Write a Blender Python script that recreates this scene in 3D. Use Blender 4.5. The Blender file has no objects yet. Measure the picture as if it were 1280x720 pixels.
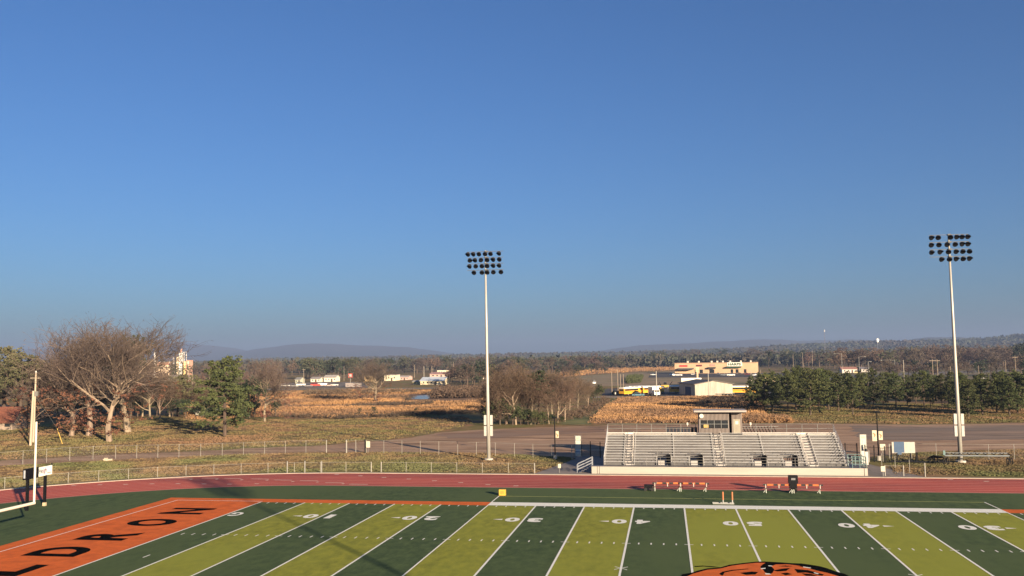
import bpy, math, random
import numpy as np
from mathutils import Vector, Matrix, noise
R_=math.radians
C=bpy.context.scene.collection
random.seed(7); rng=np.random.default_rng(11)

# ------------------------------------------------------------------ camera
CP=np.array([-5.90483732, -84.7237651, 13.7323233]); YAW,PIT,ROL,F=-.167983961,.0798289621,-.0127619692,1122.00676
def rot():
    cy,sy=math.cos(YAW),math.sin(YAW);cp,sp=math.cos(PIT),math.sin(PIT)
    f=np.array([sy*cp,cy*cp,sp]);r=np.array([cy,-sy,0.]);u=np.cross(r,f)
    c,s=math.cos(ROL),math.sin(ROL)
    return np.array([c*r+s*u,-s*r+c*u,f])
RM=rot()
def ray(px,py):
    return np.array([(px-640)/F,-(py-360)/F,1.])@RM
def gp(px,py,z=0.):                    # point of the ground seen at a pixel of the photograph
    d=ray(px,py); t=(z-CP[2])/d[2]; q=CP+t*d
    return (float(q[0]),float(q[1]))
def depth(x,y): return float((np.array([x,y,0.])-CP)@RM[2])
def mpp(x,y): return depth(x,y)/F      # metres per photo pixel at a ground point
def hgt(px,pb,pt):
    x,y=gp(px,pb); return (pb-pt)*mpp(x,y)
cam=bpy.data.cameras.new('camera'); co=bpy.data.objects.new('camera',cam); C.objects.link(co)
cam.sensor_width=36; cam.lens=F/1280*36; cam.clip_start=.5; cam.clip_end=40000
M=Matrix([[RM[0][0],RM[1][0],-RM[2][0],CP[0]],[RM[0][1],RM[1][1],-RM[2][1],CP[1]],[RM[0][2],RM[1][2],-RM[2][2],CP[2]],[0,0,0,1]])
co.matrix_world=M
bpy.context.scene.camera=co

# ------------------------------------------------------------------ light
SUN=Vector((.653,-.757,0)).normalized(); EL=R_(11.8)
w=bpy.data.worlds.new('World'); bpy.context.scene.world=w; w.use_nodes=True
nt=w.node_tree; nt.nodes.clear()
sky=nt.nodes.new('ShaderNodeTexSky'); sky.sky_type='NISHITA'; sky.sun_disc=False
sky.sun_elevation=EL; sky.sun_rotation=math.atan2(SUN.x,SUN.y); sky.air_density=1.0; sky.dust_density=1.0; sky.ozone_density=3.0; sky.altitude=0
bg=nt.nodes.new('ShaderNodeBackground'); bg.inputs[1].default_value=.055
hs=nt.nodes.new('ShaderNodeHueSaturation'); hs.inputs['Saturation'].default_value=1.0; hs.inputs['Value'].default_value=1.0
wo=nt.nodes.new('ShaderNodeOutputWorld')
tn=nt.nodes.new('ShaderNodeMix'); tn.data_type='RGBA'; tn.blend_type='MULTIPLY'; tn.inputs[0].default_value=1; tn.inputs[7].default_value=(.335,.51,.76,1)
nt.links.new(sky.outputs[0],tn.inputs[6]); nt.links.new(tn.outputs[2],hs.inputs['Color']); nt.links.new(hs.outputs[0],bg.inputs[0]); nt.links.new(bg.outputs[0],wo.inputs[0])
sl=bpy.data.lights.new('sun','SUN'); sl.energy=5.0; sl.angle=R_(.5); sl.color=(1,.80,.57)
so=bpy.data.objects.new('sun',sl); C.objects.link(so)
sd=Vector((SUN.x*math.cos(EL),SUN.y*math.cos(EL),math.sin(EL)))
so.rotation_euler=sd.to_track_quat('Z','Y').to_euler(); so.location=(60,-80,60)
vs=bpy.context.scene.view_settings; vs.view_transform='Standard'; vs.look='None'; vs.exposure=1.65; vs.gamma=1
sc=bpy.context.scene; sc.render.engine='CYCLES'
sc.cycles.transparent_max_bounces=16; sc.cycles.volume_bounces=0; sc.cycles.max_bounces=6

# ------------------------------------------------------------------ materials
MATS={}
def mat(name,c1,c2=None,scale=1.,rough=.85,metal=0.,bump=0.,bscale=None,c3=None,scale2=None,stretch=None,detail=6.,lo=.35,hi=.65,spec=.3,coat=0,rand=0.,trans=0):
    if name in MATS: return MATS[name]
    m=bpy.data.materials.new(name); m.use_nodes=True; t=m.node_tree; b=t.nodes['Principled BSDF']
    b.inputs['Roughness'].default_value=rough; b.inputs['Metallic'].default_value=metal
    b.inputs['Specular IOR Level'].default_value=spec
    if coat: b.inputs['Coat Weight'].default_value=coat
    tc=t.nodes.new('ShaderNodeTexCoord'); mp=t.nodes.new('ShaderNodeMapping'); t.links.new(tc.outputs['Object'],mp.inputs[0])
    if stretch: mp.inputs['Scale'].default_value=stretch
    if c2 is None: c2=tuple(x*.82 for x in c1)
    n=t.nodes.new('ShaderNodeTexNoise'); n.inputs['Scale'].default_value=scale; n.inputs['Detail'].default_value=detail; n.inputs['Roughness'].default_value=.65
    t.links.new(mp.outputs[0],n.inputs['Vector'])
    r=t.nodes.new('ShaderNodeValToRGB'); r.color_ramp.elements[0].position=lo; r.color_ramp.elements[1].position=hi
    r.color_ramp.elements[0].color=(*c2,1); r.color_ramp.elements[1].color=(*c1,1)
    t.links.new(n.outputs[0],r.inputs[0]); out=r.outputs[0]
    if c3 is not None:
        n2=t.nodes.new('ShaderNodeTexNoise'); n2.inputs['Scale'].default_value=scale2 or scale*.15; n2.inputs['Detail'].default_value=5; n2.inputs['Roughness'].default_value=.6
        t.links.new(mp.outputs[0],n2.inputs['Vector'])
        r2=t.nodes.new('ShaderNodeValToRGB'); r2.color_ramp.elements[0].position=.44; r2.color_ramp.elements[1].position=.60
        t.links.new(n2.outputs[0],r2.inputs[0])
        mx=t.nodes.new('ShaderNodeMix'); mx.data_type='RGBA'; t.links.new(r2.outputs[0],mx.inputs[0]); t.links.new(out,mx.inputs[6]); mx.inputs[7].default_value=(*c3,1); out=mx.outputs[2]
    if rand:
        oi=t.nodes.new('ShaderNodeObjectInfo'); ma=t.nodes.new('ShaderNodeMapRange'); ma.inputs[3].default_value=1-rand; ma.inputs[4].default_value=1+rand
        t.links.new(oi.outputs['Random'],ma.inputs[0]); h=t.nodes.new('ShaderNodeHueSaturation'); t.links.new(ma.outputs[0],h.inputs['Value'])
        mb=t.nodes.new('ShaderNodeMapRange'); mb.inputs[3].default_value=.485; mb.inputs[4].default_value=.515
        ml=t.nodes.new('ShaderNodeMath'); ml.operation='FRACT'; mm=t.nodes.new('ShaderNodeMath'); mm.operation='MULTIPLY'; mm.inputs[1].default_value=7.31
        t.links.new(oi.outputs['Random'],mm.inputs[0]); t.links.new(mm.outputs[0],ml.inputs[0]); t.links.new(ml.outputs[0],mb.inputs[0]); t.links.new(mb.outputs[0],h.inputs['Hue'])
        t.links.new(out,h.inputs['Color']); out=h.outputs[0]
    t.links.new(out,b.inputs['Base Color'])
    if bump:
        nb=t.nodes.new('ShaderNodeTexNoise'); nb.inputs['Scale'].default_value=bscale or scale*4; nb.inputs['Detail'].default_value=4
        t.links.new(mp.outputs[0],nb.inputs['Vector']); bp=t.nodes.new('ShaderNodeBump'); bp.inputs['Strength'].default_value=bump; bp.inputs['Distance'].default_value=.05
        t.links.new(nb.outputs[0],bp.inputs['Height']); t.links.new(bp.outputs[0],b.inputs['Normal'])
    MATS[name]=m; return m

# ------------------------------------------------------------------ mesh builder
class MB:
    def __init__(s): s.v=[]; s.f=[]
    def add(s,vs,fs):
        o=len(s.v); s.v.extend([tuple(map(float,q)) for q in vs]); s.f.extend([tuple(i+o for i in f) for f in fs]); return s
    def box(s,x0,x1,y0,y1,z0,z1):
        return s.add([(x0,y0,z0),(x1,y0,z0),(x1,y1,z0),(x0,y1,z0),(x0,y0,z1),(x1,y0,z1),(x1,y1,z1),(x0,y1,z1)],
            [(3,2,1,0),(4,5,6,7),(0,1,5,4),(1,2,6,5),(2,3,7,6),(3,0,4,7)])
    def tube(s,p0,p1,r0,r1=None,n=6,cap=True):
        r1=r0 if r1 is None else r1
        p0=Vector(p0);p1=Vector(p1); d=(p1-p0)
        if d.length<1e-6: return s
        d.normalize(); a=d.orthogonal().normalized(); b=d.cross(a)
        vs=[];
        for p,r in((p0,r0),(p1,r1)):
            for i in range(n):
                t=2*math.pi*i/n; vs.append(p+a*(r*math.cos(t))+b*(r*math.sin(t)))
        fs=[(i,(i+1)%n,n+(i+1)%n,n+i) for i in range(n)]
        if cap: fs+= [tuple(range(n-1,-1,-1)),tuple(range(n,2*n))]
        return s.add(vs,fs)
    def path(s,pts,rs,n=6):
        pts=[Vector(p) for p in pts]; vs=[];fs=[]
        a=None
        for i,p in enumerate(pts):
            d=(pts[min(i+1,len(pts)-1)]-pts[max(i-1,0)]).normalized()
            if a is None: a=d.orthogonal().normalized()
            a=(a-d*a.dot(d)); a=a.normalized() if a.length>1e-5 else d.orthogonal().normalized()
            b=d.cross(a)
            for k in range(n):
                t=2*math.pi*k/n; vs.append(p+a*(rs[i]*math.cos(t))+b*(rs[i]*math.sin(t)))
        for i in range(len(pts)-1):
            for k in range(n): fs.append((i*n+k,i*n+(k+1)%n,(i+1)*n+(k+1)%n,(i+1)*n+k))
        fs+=[tuple(range(n-1,-1,-1)),tuple(range((len(pts)-1)*n,len(pts)*n))]
        return s.add(vs,fs)
    def prism(s,poly,z0,z1):
        n=len(poly)
        ar=sum(poly[i][0]*poly[(i+1)%n][1]-poly[(i+1)%n][0]*poly[i][1] for i in range(n))
        if ar<0: poly=poly[::-1]
        return s.add([(x,y,z0) for x,y in poly]+[(x,y,z1) for x,y in poly],[tuple(range(n-1,-1,-1)),tuple(range(n,2*n))]+[(i,(i+1)%n,n+(i+1)%n,n+i) for i in range(n)])
    def profile(s,poly,x0,x1):   # poly in (y,z), extruded along x
        n=len(poly)
        return s.add([(x0,y,z) for y,z in poly]+[(x1,y,z) for y,z in poly],[tuple(range(n)),tuple(range(2*n-1,n-1,-1))]+[(i,n+i,n+(i+1)%n,(i+1)%n) for i in range(n)])
    def sheet(s,poly,z):
        n=len(poly)
        ar=sum(poly[i][0]*poly[(i+1)%n][1]-poly[(i+1)%n][0]*poly[i][1] for i in range(n))
        if ar<0: poly=poly[::-1]
        return s.add([(x,y,z) for x,y in poly],[tuple(range(n))])
    def build(s,name,m,parent=None,smooth=False):
        me=bpy.data.meshes.new(name); me.from_pydata(s.v,[],s.f); me.materials.append(m)
        if smooth:
            me.polygons.foreach_set('use_smooth',[True]*len(me.polygons))
        o=bpy.data.objects.new(name,me); C.objects.link(o)
        if parent: o.parent=parent
        return o
def tag(o,label=None,cat=None,group=None,kind=None):
    if label:o['label']=label
    if cat:o['category']=cat
    if group:o['group']=group
    if kind:o['kind']=kind
    return o
def thing(name,label,cat,loc=(0,0,0),rz=0,group=None):
    o=bpy.data.objects.new(name,None); C.objects.link(o); o.location=loc; o.rotation_euler=(0,0,rz); o.empty_display_size=.5
    return tag(o,label,cat,group)
def copy_tree(o,kids,parent=None):
    c=o.copy(); C.objects.link(c); c.parent=parent
    for ch in kids.get(o.name,[]): copy_tree(ch,kids,c)
    return c
def kidmap(root):
    k={}
    def rec(o):
        k[o.name]=[c for c in ALLCH.get(o.name,[])]
        for c in k[o.name]: rec(c)
    ALLCH={}
    for ob in C.objects:
        if ob.parent: ALLCH.setdefault(ob.parent.name,[]).append(ob)
    rec(root); return k
def struct(name,mb,m): return tag(mb.build(name,m),kind='structure')
def dup(root,kids,loc,rz=0,scale=1,label=None):
    r=copy_tree(root,kids); r.location=loc; r.rotation_euler=(0,0,rz); r.scale=(scale,)*3 if not isinstance(scale,tuple) else scale
    if label: r['label']=label
    return r
def text_mesh(txt,m,name,xs,parent=None,bold=.02,depth=0):
    """letters as a flat mesh; xs maps (u,v in 0..1) -> world point"""
    cu=bpy.data.curves.new('t','FONT'); cu.body=txt; cu.fill_mode='FRONT'; cu.offset=bold; cu.size=1; cu.resolution_u=6
    if depth: cu.extrude=0
    ob=bpy.data.objects.new('t',cu); C.objects.link(ob)
    dg=bpy.context.evaluated_depsgraph_get(); me=bpy.data.meshes.new_from_object(ob.evaluated_get(dg))
    bpy.data.objects.remove(ob); bpy.data.curves.remove(cu)
    vx=[v.co.x for v in me.vertices]; vy=[v.co.y for v in me.vertices]
    x0,x1,y0,y1=min(vx),max(vx),min(vy),max(vy)
    for v in me.vertices: v.co=Vector(xs((v.co.x-x0)/(x1-x0),(v.co.y-y0)/(y1-y0)))
    me.name=name; me.materials.clear(); me.materials.append(m)
    o=bpy.data.objects.new(name,me); C.objects.link(o)
    if parent:o.parent=parent
    return o

# base materials
white=mat('white_paint',(.50,.48,.44),(.42,.40,.36),3,rough=.5)
whiteline=mat('turf_white',(.82,.80,.70),(.66,.66,.58),6,rough=.9,lo=.3,hi=.6)
galv=mat('galvanised_steel',(.27,.26,.235),(.19,.185,.17),2,rough=.45,metal=.3)
alum=mat('aluminium',(.56,.55,.53),(.45,.44,.42),1.5,rough=.42,metal=.35)
black=mat('black_metal',(.004,.004,.005),(.007,.007,.008),5,rough=.6,spec=.12)
glass=mat('dark_glass',(.02,.025,.03),(.012,.014,.016),1,rough=.08,spec=.8)
rubber=mat('rubber',(.015,.015,.015),(.03,.028,.025),6,rough=.9)
concrete=mat('concrete',(.40,.37,.32),(.30,.28,.24),.9,rough=.9)
wood=mat('weathered_wood',(.30,.24,.18),(.18,.14,.10),3,rough=.9,stretch=(1,1,.15))

# ------------------------------------------------------------------ ground
def jag(poly,step=2.,amp=.5,per=True):
    out=[]
    n=len(poly)
    for i in range(n):
        a=Vector(poly[i]+(0,)); b=Vector(poly[(i+1)%n]+(0,)); L=(b-a).length
        st=max(step,L/60); k=max(1,int(L/st)); nr=(b-a).orthogonal()
        d=(b-a).normalized() if L>0 else Vector((1,0,0)); nr=Vector((-d.y,d.x,0))
        for j in range(k):
            p=a.lerp(b,j/k); sc_=amp*max(1,L/k/step)*noise.noise(p*.35/max(1,L/k/step)+Vector((3,5,1)))*2
            p=p+nr*(sc_ if j else 0); out.append((p.x,p.y))
    return out
def pxpoly(pts): return [gp(*p) for p in pts]

gr=MB(); N=24; ext=14000
gr.add([(-ext,-900,0),(ext,-900,0),(ext,ext,0),(-ext,ext,0)],[(0,1,2,3)])
mg=mat('dry_grass_ground',(.30,.185,.10),(.15,.105,.055),.45,rough=1,spec=.05,bump=.8,bscale=2.5,c3=(.17,.155,.055),scale2=.06,detail=10,stretch=(1,1,1))
struct('ground',gr,mg)
mgrav=mat('gravel_lot',(.50,.33,.22),(.17,.11,.07),.16,rough=1,spec=.03,bump=.5,bscale=6,c3=(.37,.25,.17),scale2=.05,detail=12,stretch=(.5,2.2,1))
upper=[(-140,590),(-60,582),(0,576),(80,571.5),(160,567.5),(250,564),(320,560),(400,557),(450,553),(490,550),(520,546),(545,541),(600,537.5),(640,535.5),(700,533.5),(760,531.5),(860,530.5),(1050,530),(1150,531),(1280,529),(1450,527)]
lower=[(1450,558),(1280,561),(1200,563),(1120,567),(1090,571),(1088,575),(1060,577),(757,577),(742,576),(700,571),(620,566.5),(520,565.5),(450,565),(320,567),(160,574),(100,577),(0,583),(-60,590),(-140,602)]
struct('gravel_lot',MB().sheet(jag(pxpoly(upper+lower),2,.45),.008),mgrav)
# reddish bare dirt within the lot
struct('dirt_bank',MB().sheet(jag(pxpoly([(545,543),(600,539),(680,535.5),(750,534.5),(756,540),(700,543),(640,546),(600,549),(560,548)]),2,.9),.012),mat('red_dirt',(.29,.165,.10),(.15,.09,.06),.2,rough=.95,bump=.5,bscale=3,stretch=(.5,1.6,1),c3=(.24,.16,.11),scale2=.08))
struct('oiled_gravel',MB().sheet(jag(pxpoly([(1062,532),(1150,533),(1300,531),(1450,529),(1450,548),(1280,549),(1150,551),(1075,549)]),2,.9),.012),mat('dark_gravel',(.36,.245,.17),(.10,.07,.05),.2,rough=.95,bump=.4,bscale=5,stretch=(.35,1.8,1),c3=(.18,.14,.11),scale2=.05))
# green strip + green turf patches near
mgreen=mat('green_grass',(.13,.15,.04),(.22,.18,.065),.25,rough=.95,bump=.6,bscale=3,detail=10,c3=(.075,.09,.025),scale2=.09)
struct('grass_bank',MB().sheet(jag(pxpoly([(330,530),(420,524),(520,519),(585,521),(592,526),(586,533),(560,539),(530,545),(500,549),(440,552),(390,554),(330,556),(250,561),(180,558),(200,545)]),3,1.2),.004),mat('bank_grass',(.26,.19,.09),(.13,.115,.05),.3,rough=1,spec=.05,bump=.8,bscale=3,detail=10,c3=(.29,.17,.09),scale2=.07))
struct('grass_path',MB().sheet(jag(pxpoly([(700,531),(738,530.5),(757,513),(772,498.5),(766,497.5),(745,510),(722,521),(704,527)]),2,.6),.010),mgreen)
struct('grove_lawn',MB().sheet(jag(pxpoly([(935,529.5),(1050,529),(1150,530),(1280,528),(1450,526),(1450,505),(1280,508),(1100,502),(1000,506),(940,509)]),3,1),.006),mat('grove_grass',(.30,.19,.085),(.17,.13,.05),.25,rough=1,spec=.05,bump=.6,bscale=3,detail=10,c3=(.19,.17,.06),scale2=.06))
# tawny tall-grass fields
mtaw=mat('tawny_field',(.26,.14,.07),(.10,.06,.035),.12,rough=.95,bump=.8,bscale=2,detail=12,c3=(.23,.135,.06),scale2=.025,stretch=(.45,1,1))
TW1=[(235,524),(290,523),(330,521),(420,522.5),(500,519),(560,516.5),(606,514),(612,497),(600,489),(540,488),(460,488),(400,490),(340,491),(280,497),(235,505)]
TW2=[(737,529),(756,512),(774,498.2),(850,497.3),(950,497),(955,528.5),(860,529),(790,529)]
TW3=[(700,466),(745,461.5),(790,459),(850,458.2),(850,462.5),(800,464.5),(740,468),(700,473)]
struct('tawny_field',MB().sheet(jag(pxpoly(TW1),4,1.2),.006),mtaw)
struct('tawny_field',MB().sheet(jag(pxpoly(TW2),3,.8),.006),mtaw)
struct('tawny_field',MB().sheet(jag(pxpoly(TW3),5,1.2),.006),mtaw)
struct('hillside_pasture',MB().sheet(jag(pxpoly([(690,474),(740,469),(800,465.5),(850,463.5),(1000,467),(1010,480),(1000,486),(860,482),(820,482),(745,483),(690,486)]),5,1.2),.006),mat('pasture',(.30,.21,.12),(.19,.14,.08),.05,rough=.95,detail=10,c3=(.20,.165,.08),scale2=.02))
asph=mat('old_asphalt',(.055,.05,.048),(.04,.037,.036),.2,rough=.9,c3=(.08,.072,.066),scale2=.03)
struct('depot_yard',MB().sheet(jag(pxpoly([(752,494.6),(756,486),(800,483.5),(860,483),(930,484),(1010,487),(1010,495),(930,495.2),(860,495.6)]),4,.8),.010),asph)
struct('service_road',MB().sheet(pxpoly([(735,497.4),(735,496),(760,495.2),(860,496),(940,495.8),(940,497),(860,497.3)]),.014),mat('pale_gravel',(.26,.22,.17),(.2,.16,.12),.3,rough=.95))
struct('store_parking_lot',MB().sheet(pxpoly([(810,472),(814,466.5),(844,465.8),(944,465.8),(1015,467),(1015,472.5),(940,471.5),(860,471.8)]),.012),asph)
struct('town_road',MB().sheet(pxpoly([(-60,492),(200,489.4),(340,487.3),(460,486.6),(560,485.8),(640,485.2),(640,484),(560,484.5),(460,485.2),(340,485.8),(200,487.5),(-60,490)]),.010),mat('pale_road',(.24,.21,.18),(.18,.16,.14),.1,rough=.95))
struct('town_lot',MB().sheet(pxpoly([(345,484.6),(352,478.6),(455,477.4),(462,484.4)]),.010),mat('lot_gravel',(.20,.17,.14),(.14,.12,.10),.08,rough=.95))
struct('distant_road',MB().sheet(pxpoly([(1005,472),(1060,469),(1140,465.6),(1300,461),(1300,463),(1150,468),(1070,472.5),(1010,476)]),.012),mat('road_tone',(.15,.13,.12),(.11,.1,.09),.1,rough=.95))
struct('distant_clearing',MB().sheet(jag(pxpoly([(940,466),(1000,464.5),(1070,463.5),(1300,458),(1300,475),(1100,480),(1000,480),(944,472)]),8,2),.006),mat('clearing',(.22,.16,.09),(.15,.115,.06),.04,rough=.95,c3=(.14,.13,.05),scale2=.02,detail=10))
pm=mat('pond_water',(.05,.06,.07),(.04,.05,.06),.3,rough=.08,spec=.6,bump=.05,bscale=1.)
struct('pond',MB().sheet(jag(pxpoly([(511,498.5),(517,495),(535,493.4),(560,493),(600,494),(603,496),(575,498),(545,498.3),(528,499)]),4,1),.012),pm)

# ------------------------------------------------------------------ stadium ground
YD=.9144; CY=-26.665*YD
def stad(Rr,n=48,hx=42.5):
    p=[]
    for i in range(n+1):
        t=-math.pi/2+math.pi*i/n; p.append((hx+Rr*math.cos(t),CY+Rr*math.sin(t)))
    for i in range(n+1):
        t=math.pi/2+math.pi*i/n; p.append((-hx+Rr*math.cos(t),CY+Rr*math.sin(t)))
    return p
def ring(mb,r0,r1,z):
    a=stad(r0);b=stad(r1);n=len(a)
    mb.add([(x,y,z) for x,y in a]+[(x,y,z) for x,y in b],[(i,n+i,n+(i+1)%n,(i+1)%n) for i in range(n)]); return mb
def boxring(mb,r0,r1,z0,z1):
    a=stad(r0);b=stad(r1);n=len(a)
    v=[(x,y,z0) for x,y in a]+[(x,y,z0) for x,y in b]+[(x,y,z1) for x,y in a]+[(x,y,z1) for x,y in b]
    f=[]
    for i in range(n):
        j=(i+1)%n; f+=[(2*n+i,3*n+i,3*n+j,2*n+j),(i,2*n+i,2*n+j,j),(n+i,n+j,3*n+j,3*n+i)]
    mb.add(v,f); return mb
mtrack=mat('running_track',(.47,.075,.048),(.20,.034,.028),.16,rough=.8,bump=.3,bscale=20,c3=(.48,.088,.055),scale2=.05,stretch=(.3,1.4,1),detail=10,hi=.7)
struct('running_track',ring(MB(),36.35,47.1,.020),mtrack)
ll=MB()
for k in range(9): r=36.75+k*1.25; ring(ll,r-.09,r+.09,.024)
struct('track_lane_lines',ll,mat('lane_line',(.72,.32,.22),(.6,.22,.16),.8,rough=.85))
struct('track_kerb',boxring(MB(),47.1,47.75,0,.06),mat('track_kerb_concrete',(.52,.43,.33),(.42,.35,.27),.7,rough=.9))
struct('track_inner_edge',ring(MB(),36.15,36.35,.022),mat('inner_edge',(.40,.28,.19),(.3,.2,.14),.6,rough=.9))
turf_d=mat('dark_turf',(.080,.115,.044),(.042,.068,.028),1.4,rough=1,bump=.35,bscale=14,detail=14,c3=(.078,.108,.042),scale2=.05,stretch=(1,.5,1),spec=.1)
turf_l=mat('light_turf',(.285,.285,.038),(.175,.185,.028),1.4,rough=1,bump=.35,bscale=14,detail=15,c3=(.255,.27,.040),scale2=.05,stretch=(1,.5,1),spec=.1)
turf_o=mat('orange_turf',(.70,.150,.030),(.50,.105,.024),.9,rough=.95,bump=.5,bscale=9,detail=12,spec=.1)
turf_b=mat('turf_black',(.004,.004,.004),(.007,.007,.006),1.5,rough=1,spec=0)
a=stad(36.15)
struct('infield_turf',MB().sheet(a,.020),turf_d)
Xg=-50*YD; W=53.33*YD
def rect(mb,x0,x1,y0,y1,z): return mb.add([(x0,y0,z),(x1,y0,z),(x1,y1,z),(x0,y1,z)],[(0,1,2,3)])
b=MB()
for k in range(20):
    yd0=k*5; light=(k%2==1) if k<10 else (k%2==0)
    if k==9: light=True
    if k==10: light=True
    if light: rect(b,Xg+yd0*YD,Xg+(yd0+5)*YD,-W,0,.024)
struct('light_turf_bands',b,turf_l)
# orange end zones and borders
o=MB(); e0=-55.0
for s in(-1,1):
    xs=sorted((s*56.5,s*45.72)); rect(o,xs[0],xs[1],-W-1.95,1.95,.024)
    xs=sorted((s*45.72,s*22.86)); rect(o,xs[0],xs[1],.0,1.95,.024); rect(o,xs[0],xs[1],-W-1.95,-W,.024)
struct('orange_turf',o,turf_o)
wl=MB()
rect(wl,-22.86,22.86,.05,1.95,.028); rect(wl,-22.86,22.86,-W-1.95,-W-.05,.028)
for k in range(21):
    x=Xg+k*5*YD; 
    if k in(5,15): rect(wl,x-.06,x+.06,-W,0.04,.032); rect(wl,x-.06,x+.06,.05,5.9,.033)
    else: rect(wl,x-.075,x+.075,-W,.0,.032)
for s in(-1,1):
    xs=sorted((s*54.98,s*54.86)); rect(wl,xs[0],xs[1],-W,.5,.032)
    xs=sorted((s*54.86,s*45.78)); rect(wl,xs[0],xs[1],.38,.5,.032)
for k in range(101):
    if k%5==0: continue
    x=Xg+k*YD
    for y0,y1 in((-.75,-.12),(-W+.12,-W+.75)): rect(wl,x-.05,x+.05,y0,y1,.032)
    for yc in(-17.78*YD,-35.55*YD): rect(wl,x-.05,x+.05,yc-.3,yc+.3,.032)
for k in range(1,20):
    x=Xg+k*5*YD
    for yc in(-17.78*YD,-35.55*YD):
        rect(wl,x-.32,x-.07,yc-.05,yc+.05,.032); rect(wl,x+.07,x+.32,yc-.05,yc+.05,.032)
for xx in(-47,47): rect(wl,xx*YD-.06,xx*YD+.06,CY-.45,CY+.45,.032)
for s in(-1,1):
    for dx in(-1,1):
        wl.add([(s*10*YD+dx*.07,CY-.0,.032),(s*10*YD+dx*.42,CY-.42,.032),(s*10*YD+dx*.42,CY-.30,.032),(s*10*YD+dx*.07,CY+.1,.032)],[(0,1,2,3)] if dx>0 else [(3,2,1,0)])
        wl.add([(s*10*YD+dx*.07,CY+.12,.032),(s*10*YD+dx*.42,CY+.42,.032),(s*10*YD+dx*.42,CY+.54,.032),(s*10*YD+dx*.07,CY+.22,.032)],[(0,1,2,3)] if dx>0 else [(3,2,1,0)])
struct('field_lines',wl,whiteline)
cl=MB(); rect(cl,-22.8,22.8,5.76,5.88,.028)
struct('coaches_line',cl,mat('yellow_line',(.55,.55,.16),(.42,.44,.12),2,rough=.9))
# numbers
def flat(cx,cy,w,h,up):   # up=+1 normal (top towards +Y), -1 rotated by 180 deg
    def f(u,v): return (cx+up*(u-.5)*w,cy+up*(v-.5)*h,.034)
    return f
for k in range(1,10):
    num=str(min(k,10-k)*10); x=Xg+k*10*YD
    for yc,up in((-7.3,-1),(-W+7.3,1)):
        for i,ch in enumerate(num):
            side=(-1 if i==0 else 1)*up
            tag(text_mesh(ch,whiteline,'yard_number',flat(x+side*(.97 if ch!='1' else .85),yc,1.25 if ch!='1' else .6,1.9,up),bold=.045 if ch=='0' else .065),kind='structure')
        if k!=5:
            s=-1 if k<5 else 1
            a_=MB(); xx=x+s*1.85; a_.add([(xx,yc-.28,.034),(xx,yc+.28,.034),(xx+s*.85,yc,.034)],[(0,1,2) if s<0 else (0,2,1)])
            struct('yard_arrow',a_,whiteline)
for s in(-1,1):
    tag(text_mesh('G',whiteline,'goal_mark',flat(s*44.85,-6.95,1.1,1.9,-1),bold=.035),kind='structure')
# end-zone lettering
LET='WALDRON'; ys=[-42.6,-36.8,-29.4,-23.55,-17.75,-11.65,-5.75]
def letter(ch,yc,s):
    def f(u,v): return (s*(-48.2+(v)*-4.25),yc+(u-.5)*3.35,.030) if s>0 else (48.2+v*4.25,yc-(u-.5)*3.35,.030)
    tag(text_mesh(ch,turf_b,'end_zone_letter',f,bold=.045),kind='structure')
for ch,yc in zip(LET,ys): letter(ch,yc,1)
# midfield emblem (only its top edge lies in the picture)
def emb(name,pts,z,m):
    P=pxpoly(pts); return struct(name,MB().sheet(P,z),m)
top=[(850,723),(853,718.5),(865,716.5),(872,714),(884,711.2),(900,710),(912,706.6),(930,704.3),(945,702.7),(955,702.5),(975,703.5),(990,704.6),(1002,705),(1013,706.5),(1025,708.5),(1034,711),(1045,715),(1056,718),(1064,722)]
low=[(4.9,-27),(5.2,-31),(3.5,-35),(0,-37),(-3.5,-36),(-5.6,-32)]
struct('midfield_emblem',MB().sheet(pxpoly(top)+low,.036),turf_b)
top2=[(857,722),(866,718),(884,713),(900,711.5),(914,708),(932,705.6),(946,704.2),(957,704.3),(953,706.5),(950,709.5),(953,712),(956,716),(962,719),(966,716.5),(968,712.5),(964,708.5),(970,706.3),(984,706),(1000,708),(1010,711),(1022,713.5),(1035,717),(1048,721)]
low2=[(4.5,-27),(4.8,-31),(3.2,-34.6),(0,-36.5),(-3.3,-35.5),(-5.2,-31.6)]
struct('midfield_emblem',MB().sheet(pxpoly(top2)+low2,.040),turf_o)
for pts in ([(899,718),(903,715.5),(915,713.2),(935,711.6),(936,712.2),(917,714.2),(906,716.5),(903,720.5)],[(966,714),(978,711.6),(988,710.8),(986,712),(983,714.5),(977,715),(972,715.2)],[(993,712),(1010,713.5),(1030,719),(1028,720.5),(1008,716.5),(997,717)],[(868,708.4),(878,707.8),(892,708.8),(902,710.2),(892,710),(880,708.9),(869,709.6)],[(996,708.2),(1006,708.4),(1018,710.2),(1016,711),(1004,709.6)],[(1012,711.5),(1024,712.5),(1040,716.5),(1036,717.2),(1022,714.2)],[(972,708.6),(982,707.8),(992,708.6),(984,709.2)],[(925,717),(940,715.2),(948,716),(944,719),(932,719.4)],[(1002,717.6),(1014,718.4),(1022,721),(1008,720.6)],[(976,717.4),(984,716.6),(990,718.6),(982,720)]):
    emb('midfield_emblem',pts,.044,turf_b)
for pts in ([(951,711.3),(957,710.6),(957,711.8),(951,712.4)],[(956,717.3),(962,717.8),(964,719),(957,719)],[(960,707.6),(965,708),(966,708.8),(961,708.6)],[(1004,709),(1014,710.6),(1013,711.4),(1004,710)],[(1018,716.3),(1024,718),(1022,718.6),(1017,717)]):
    emb('midfield_emblem',pts,.048,whiteline)
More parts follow.
